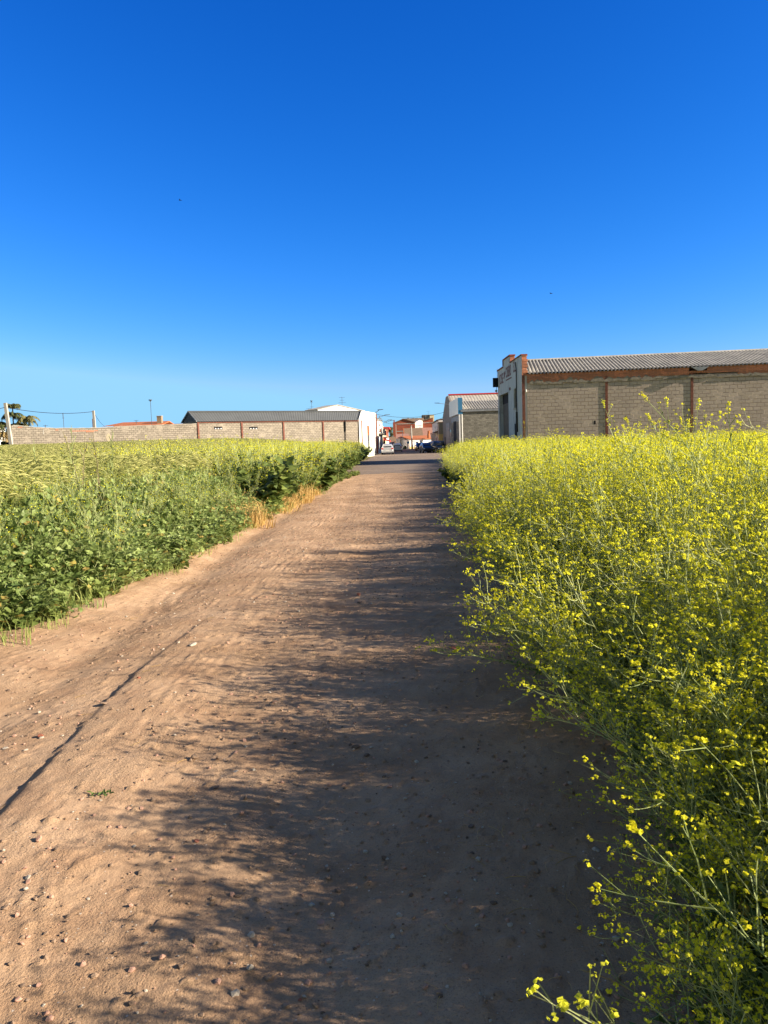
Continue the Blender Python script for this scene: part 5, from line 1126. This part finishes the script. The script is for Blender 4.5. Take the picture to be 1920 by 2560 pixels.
# ---------------------------------------------------------------- cars
def car(name, loc, rz, body, label, L=4.0, W=1.70, Hh=1.45, plate=True, group='cars parked in the street'):
    r = empty(name, loc, rz); tag(r, label, 'car', group)               # local: +y is forward, origin on the ground at mid length
    h = L/2; S = [ # y, half width low, z low, half width belt, z belt, half width roof, z roof
     (-h, .80, .42, .80, .86, .74, .88), (-h+.10, .93, .26, .96, .92, .80, .98), (-h+.42, .98, .22, 1.0, .95, .72, Hh*.93), (-h+.85, .99, .20, 1.0, .95, .71, Hh),
     (0, 1.0, .20, 1.0, .93, .72, Hh*1.0), (.45, .99, .20, 1.0, .91, .70, Hh*.97), (1.05, .98, .20, .98, .90, .76, .96), (h-.35, .95, .24, .92, .78, .80, .82), (h-.05, .82, .30, .80, .62, .70, .66), (h, .70, .42, .66, .56, .60, .58)]
    b = MB(); hw = W/2; N = 12
    for (y, w0, z0, w1, z1, w2, z2) in S:
        ring = [(w0*.92, z0), (w0, z0+.10), (w1*1.0, (z0+z1)/2), (w1*.985, z1-.03), (w2, z2-.05), (w2*.86, z2)]
        b.v += [(x*hw, y, z) for x, z in ring] + [(-x*hw, y, z) for x, z in reversed(ring)]
    for j in range(len(S)-1):
        for i in range(N): a, c_ = j*N+i, j*N+(i+1) % N; b.f.append((a, c_, c_+N, a+N)); b.m.append(0)
    b.f.append(tuple(range(N))); b.m.append(0); b.f.append(tuple(reversed(range((len(S)-1)*N, len(S)*N)))); b.m.append(0)
    bo = b.build('body', body, r, True)
    md = bo.modifiers.new('edges', 'EDGE_SPLIT'); md.split_angle = math.radians(38)
    def gl(s0, s1, sgn, m0=.06):                                        # side window between stations
        g = MB(); A = S[s0]; Bq = S[s1]; o_ = .018
        P4 = [(A[3]*.985*hw+o_, A[0]+m0, A[4]+.03), (Bq[3]*.985*hw+o_, Bq[0]-m0, Bq[4]+.03), (Bq[5]*hw*1.0+o_, Bq[0]-m0, Bq[6]-.10), (A[5]*hw*1.0+o_, A[0]+m0, A[6]-.10)]
        Q = [(x-.03, y, z) for x, y, z in P4]; P4 = [(sgn*x, y, z) for x, y, z in P4]; Q = [(sgn*x, y, z) for x, y, z in Q]
        g.quad(*P4); g.quad(*Q); 
        for i in range(4): g.quad(P4[i], P4[(i+1)%4], Q[(i+1)%4], Q[i])
        g.build('side_window', CARGLASS, r)
    for sg_ in (-1,1): gl(3,4,sg_); gl(4,5,sg_)
    g = MB(); A, Bq = S[1], S[2]; y0, y1 = A[0]-.02, Bq[0]-.03; zb, zt_ = A[6]+.04, Bq[6]-.09
    g.prism([(y0,zb),(y1,zt_),(y1+.05,zt_),(y0+.05,zb)], 'x', -.66*hw, .66*hw); g.build('rear_window', CARGLASS, r)
    g = MB(); A, Bq = S[5], S[6]; g.prism([(A[0]+.03,A[6]-.06),(Bq[0]+.02,Bq[6]+.03),(Bq[0]-.03,Bq[6]+.03),(A[0]-.02,A[6]-.06)], 'x', -.66*hw, .66*hw); g.build('windscreen', CARGLASS, r)
    for sg_ in (-1,1):
        x0, x1 = (.66*hw, .94*hw) if sg_ > 0 else (-.94*hw, -.66*hw); MB().box(x0,x1,-h-.02,-h+.12,.72,.92).build('tail_light', REDP, r)
        MB().box(x0,x1,h-.22,h-.02,.55,.66).build('headlight', PALEGLASS, r); MB().box(*( (hw, hw+.18) if sg_ > 0 else (-hw-.18, -hw)), .72, .82, .92, 1.05).build('mirror', BLACK, r)
        for y in (-h+.78, h-.80):
            wh = empty('wheel', (sg_*(hw-.10), y, .31)); wh.parent = r; t = MB(); t.cyl((-.10,0,0), .31, .20, 18, 0, 'x'); t.build('tyre', BLACK, wh); t = MB(); t.cyl((.101 if sg_ > 0 else -.131,0,0), .19, .03, 14, 0, 'x'); t.build('rim', METAL, wh)
            for k in (0,):
                ar = MB(); ar.cyl((sg_*(hw-.02)-.01,y,.33), .37, .02, 18, 0, 'x'); ar.build('wheel_arch', BLACK, r)
    MB().box(-.9*hw,.9*hw,-h-.05,-h+.02,.30,.52).build('rear_bumper', body, r); MB().box(-.9*hw,.9*hw,-h-.02,-h+.2,.18,.29).build('bumper_trim', BLACK, r)
    MB().box(-.78*hw,.78*hw,h-.1,h+.03,.26,.46).build('front_bumper', BLACK, r)
    if plate: MB().box(-.26,.26,-h-.062,-h-.052,.50,.61).build('number_plate', CLOUDW, r)
    MB().box(-.30,.30,h-.012,h+.04,.47,.54).build('grille', BLACK, r)
    return r
SILV = paint('silver_paint', (.55,.57,.60), .45); WHT = paint('white_paint', (.70,.72,.74), .0); DKB = paint('dark_blue_paint', (.010,.016,.035), .2); BLK = paint('black_paint', (.012,.014,.016), .1); DGR = paint('dark_grey_paint', (.018,.024,.03), .0)
def carat(x, y, rz, fwd, *a, **k): p = gnd(x, y, .004); return car('parked_car', (p.x-math.sin(rz)*fwd, p.y+math.cos(rz)*fwd, .004), rz, *a, **k)
carat(969, 1136.5, math.radians(-1), 2.0, SILV, 'silver hatchback seen from behind, parked on the left of the street')
carat(993, 1129.5, math.radians(-1), 2.0, WHT, 'white hatchback parked ahead of the silver one on the left')
carat(1073, 1132, math.radians(186), -2.0, DKB, 'dark blue car facing the camera with a shiny wheel, on the right of the street')
carat(1053, 1126.5, math.radians(182), -2.0, BLK, 'small black car further away on the right, left of the dark blue one')
carat(1109, 1131, math.radians(205), -1.8, DGR, 'dark grey car nosed towards the grey warehouse at the right of the street', Hh=1.62, W=1.8)
def container():
    p = at(1096, 1120, 112); r = empty('waste_container', (p.x, 112, .004)); tag(r, 'big dark waste container against the houses behind the dark grey car', 'waste container')
    b = MB(); b.prism([(-.55,.15),(.55,.15),(.62,1.25),(-.62,1.25)], 'x', -.8, .8); b.build('bin_body', plain('dark_green_plastic', (.02,.045,.04), .6, .1, 2), r)
    b = MB(); b.prism([(-.66,1.253),(.66,1.253),(.5,1.55),(0,1.66),(-.5,1.55)], 'x', -.84, .84); b.build('lid', GREYD, r)
    for sx_ in (-.65,.65):
        for sy_ in (-.4,.4): w_ = MB(); w_.cyl((sx_-.04,sy_,.09), .09, .08, 10, 0, 'x'); w_.build('wheel', BLACK, r)
container()
# bird specks
def bird(x, y, Y, label, rz):
    p = at(x, y, Y); r = empty('bird', p, rz); tag(r, label, 'bird', 'birds in the sky'); s = .13; b = MB(); b.v = []
    b.tube([(0,-.9*s,0),(0,-.4*s,.05*s),(0,.2*s,.08*s),(0,.75*s,.05*s),(0,1.0*s,.02*s)], [.03*s,.14*s,.2*s,.13*s,.02*s], 8)
    for sg_ in (-1,1):
        w_ = [(sg_*.1*s,.35*s,.1*s),(sg_*1.0*s,.45*s,.5*s),(sg_*2.0*s,-.25*s,.35*s),(sg_*.9*s,-.05*s,.42*s),(sg_*.1*s,-.2*s,.08*s)]; n = len(b.v); b.v += w_ + [(x_,y_,z_-.03*s) for x_,y_,z_ in w_]
        b.f.append(tuple(range(n,n+5))); b.m.append(0); b.f.append(tuple(range(n+9,n+4,-1))); b.m.append(0)
        for i in range(5): j = (i+1)%5; b.f.append((n+i,n+5+i,n+5+j,n+j)); b.m.append(0)
    b.tri((0,-.8*s,0),(.25*s,-1.5*s,0),(.02*s,-1.0*s,0)); b.tri((0,-.8*s,0),(-.25*s,-1.5*s,0),(-.02*s,-1.0*s,0)); b.build('plumage', BLACK, r)
bird(451, 501, 60, 'tiny dark bird high in the sky on the left', 1.4); bird(1378, 734, 60, 'tiny dark bird lower in the sky on the right', .9)
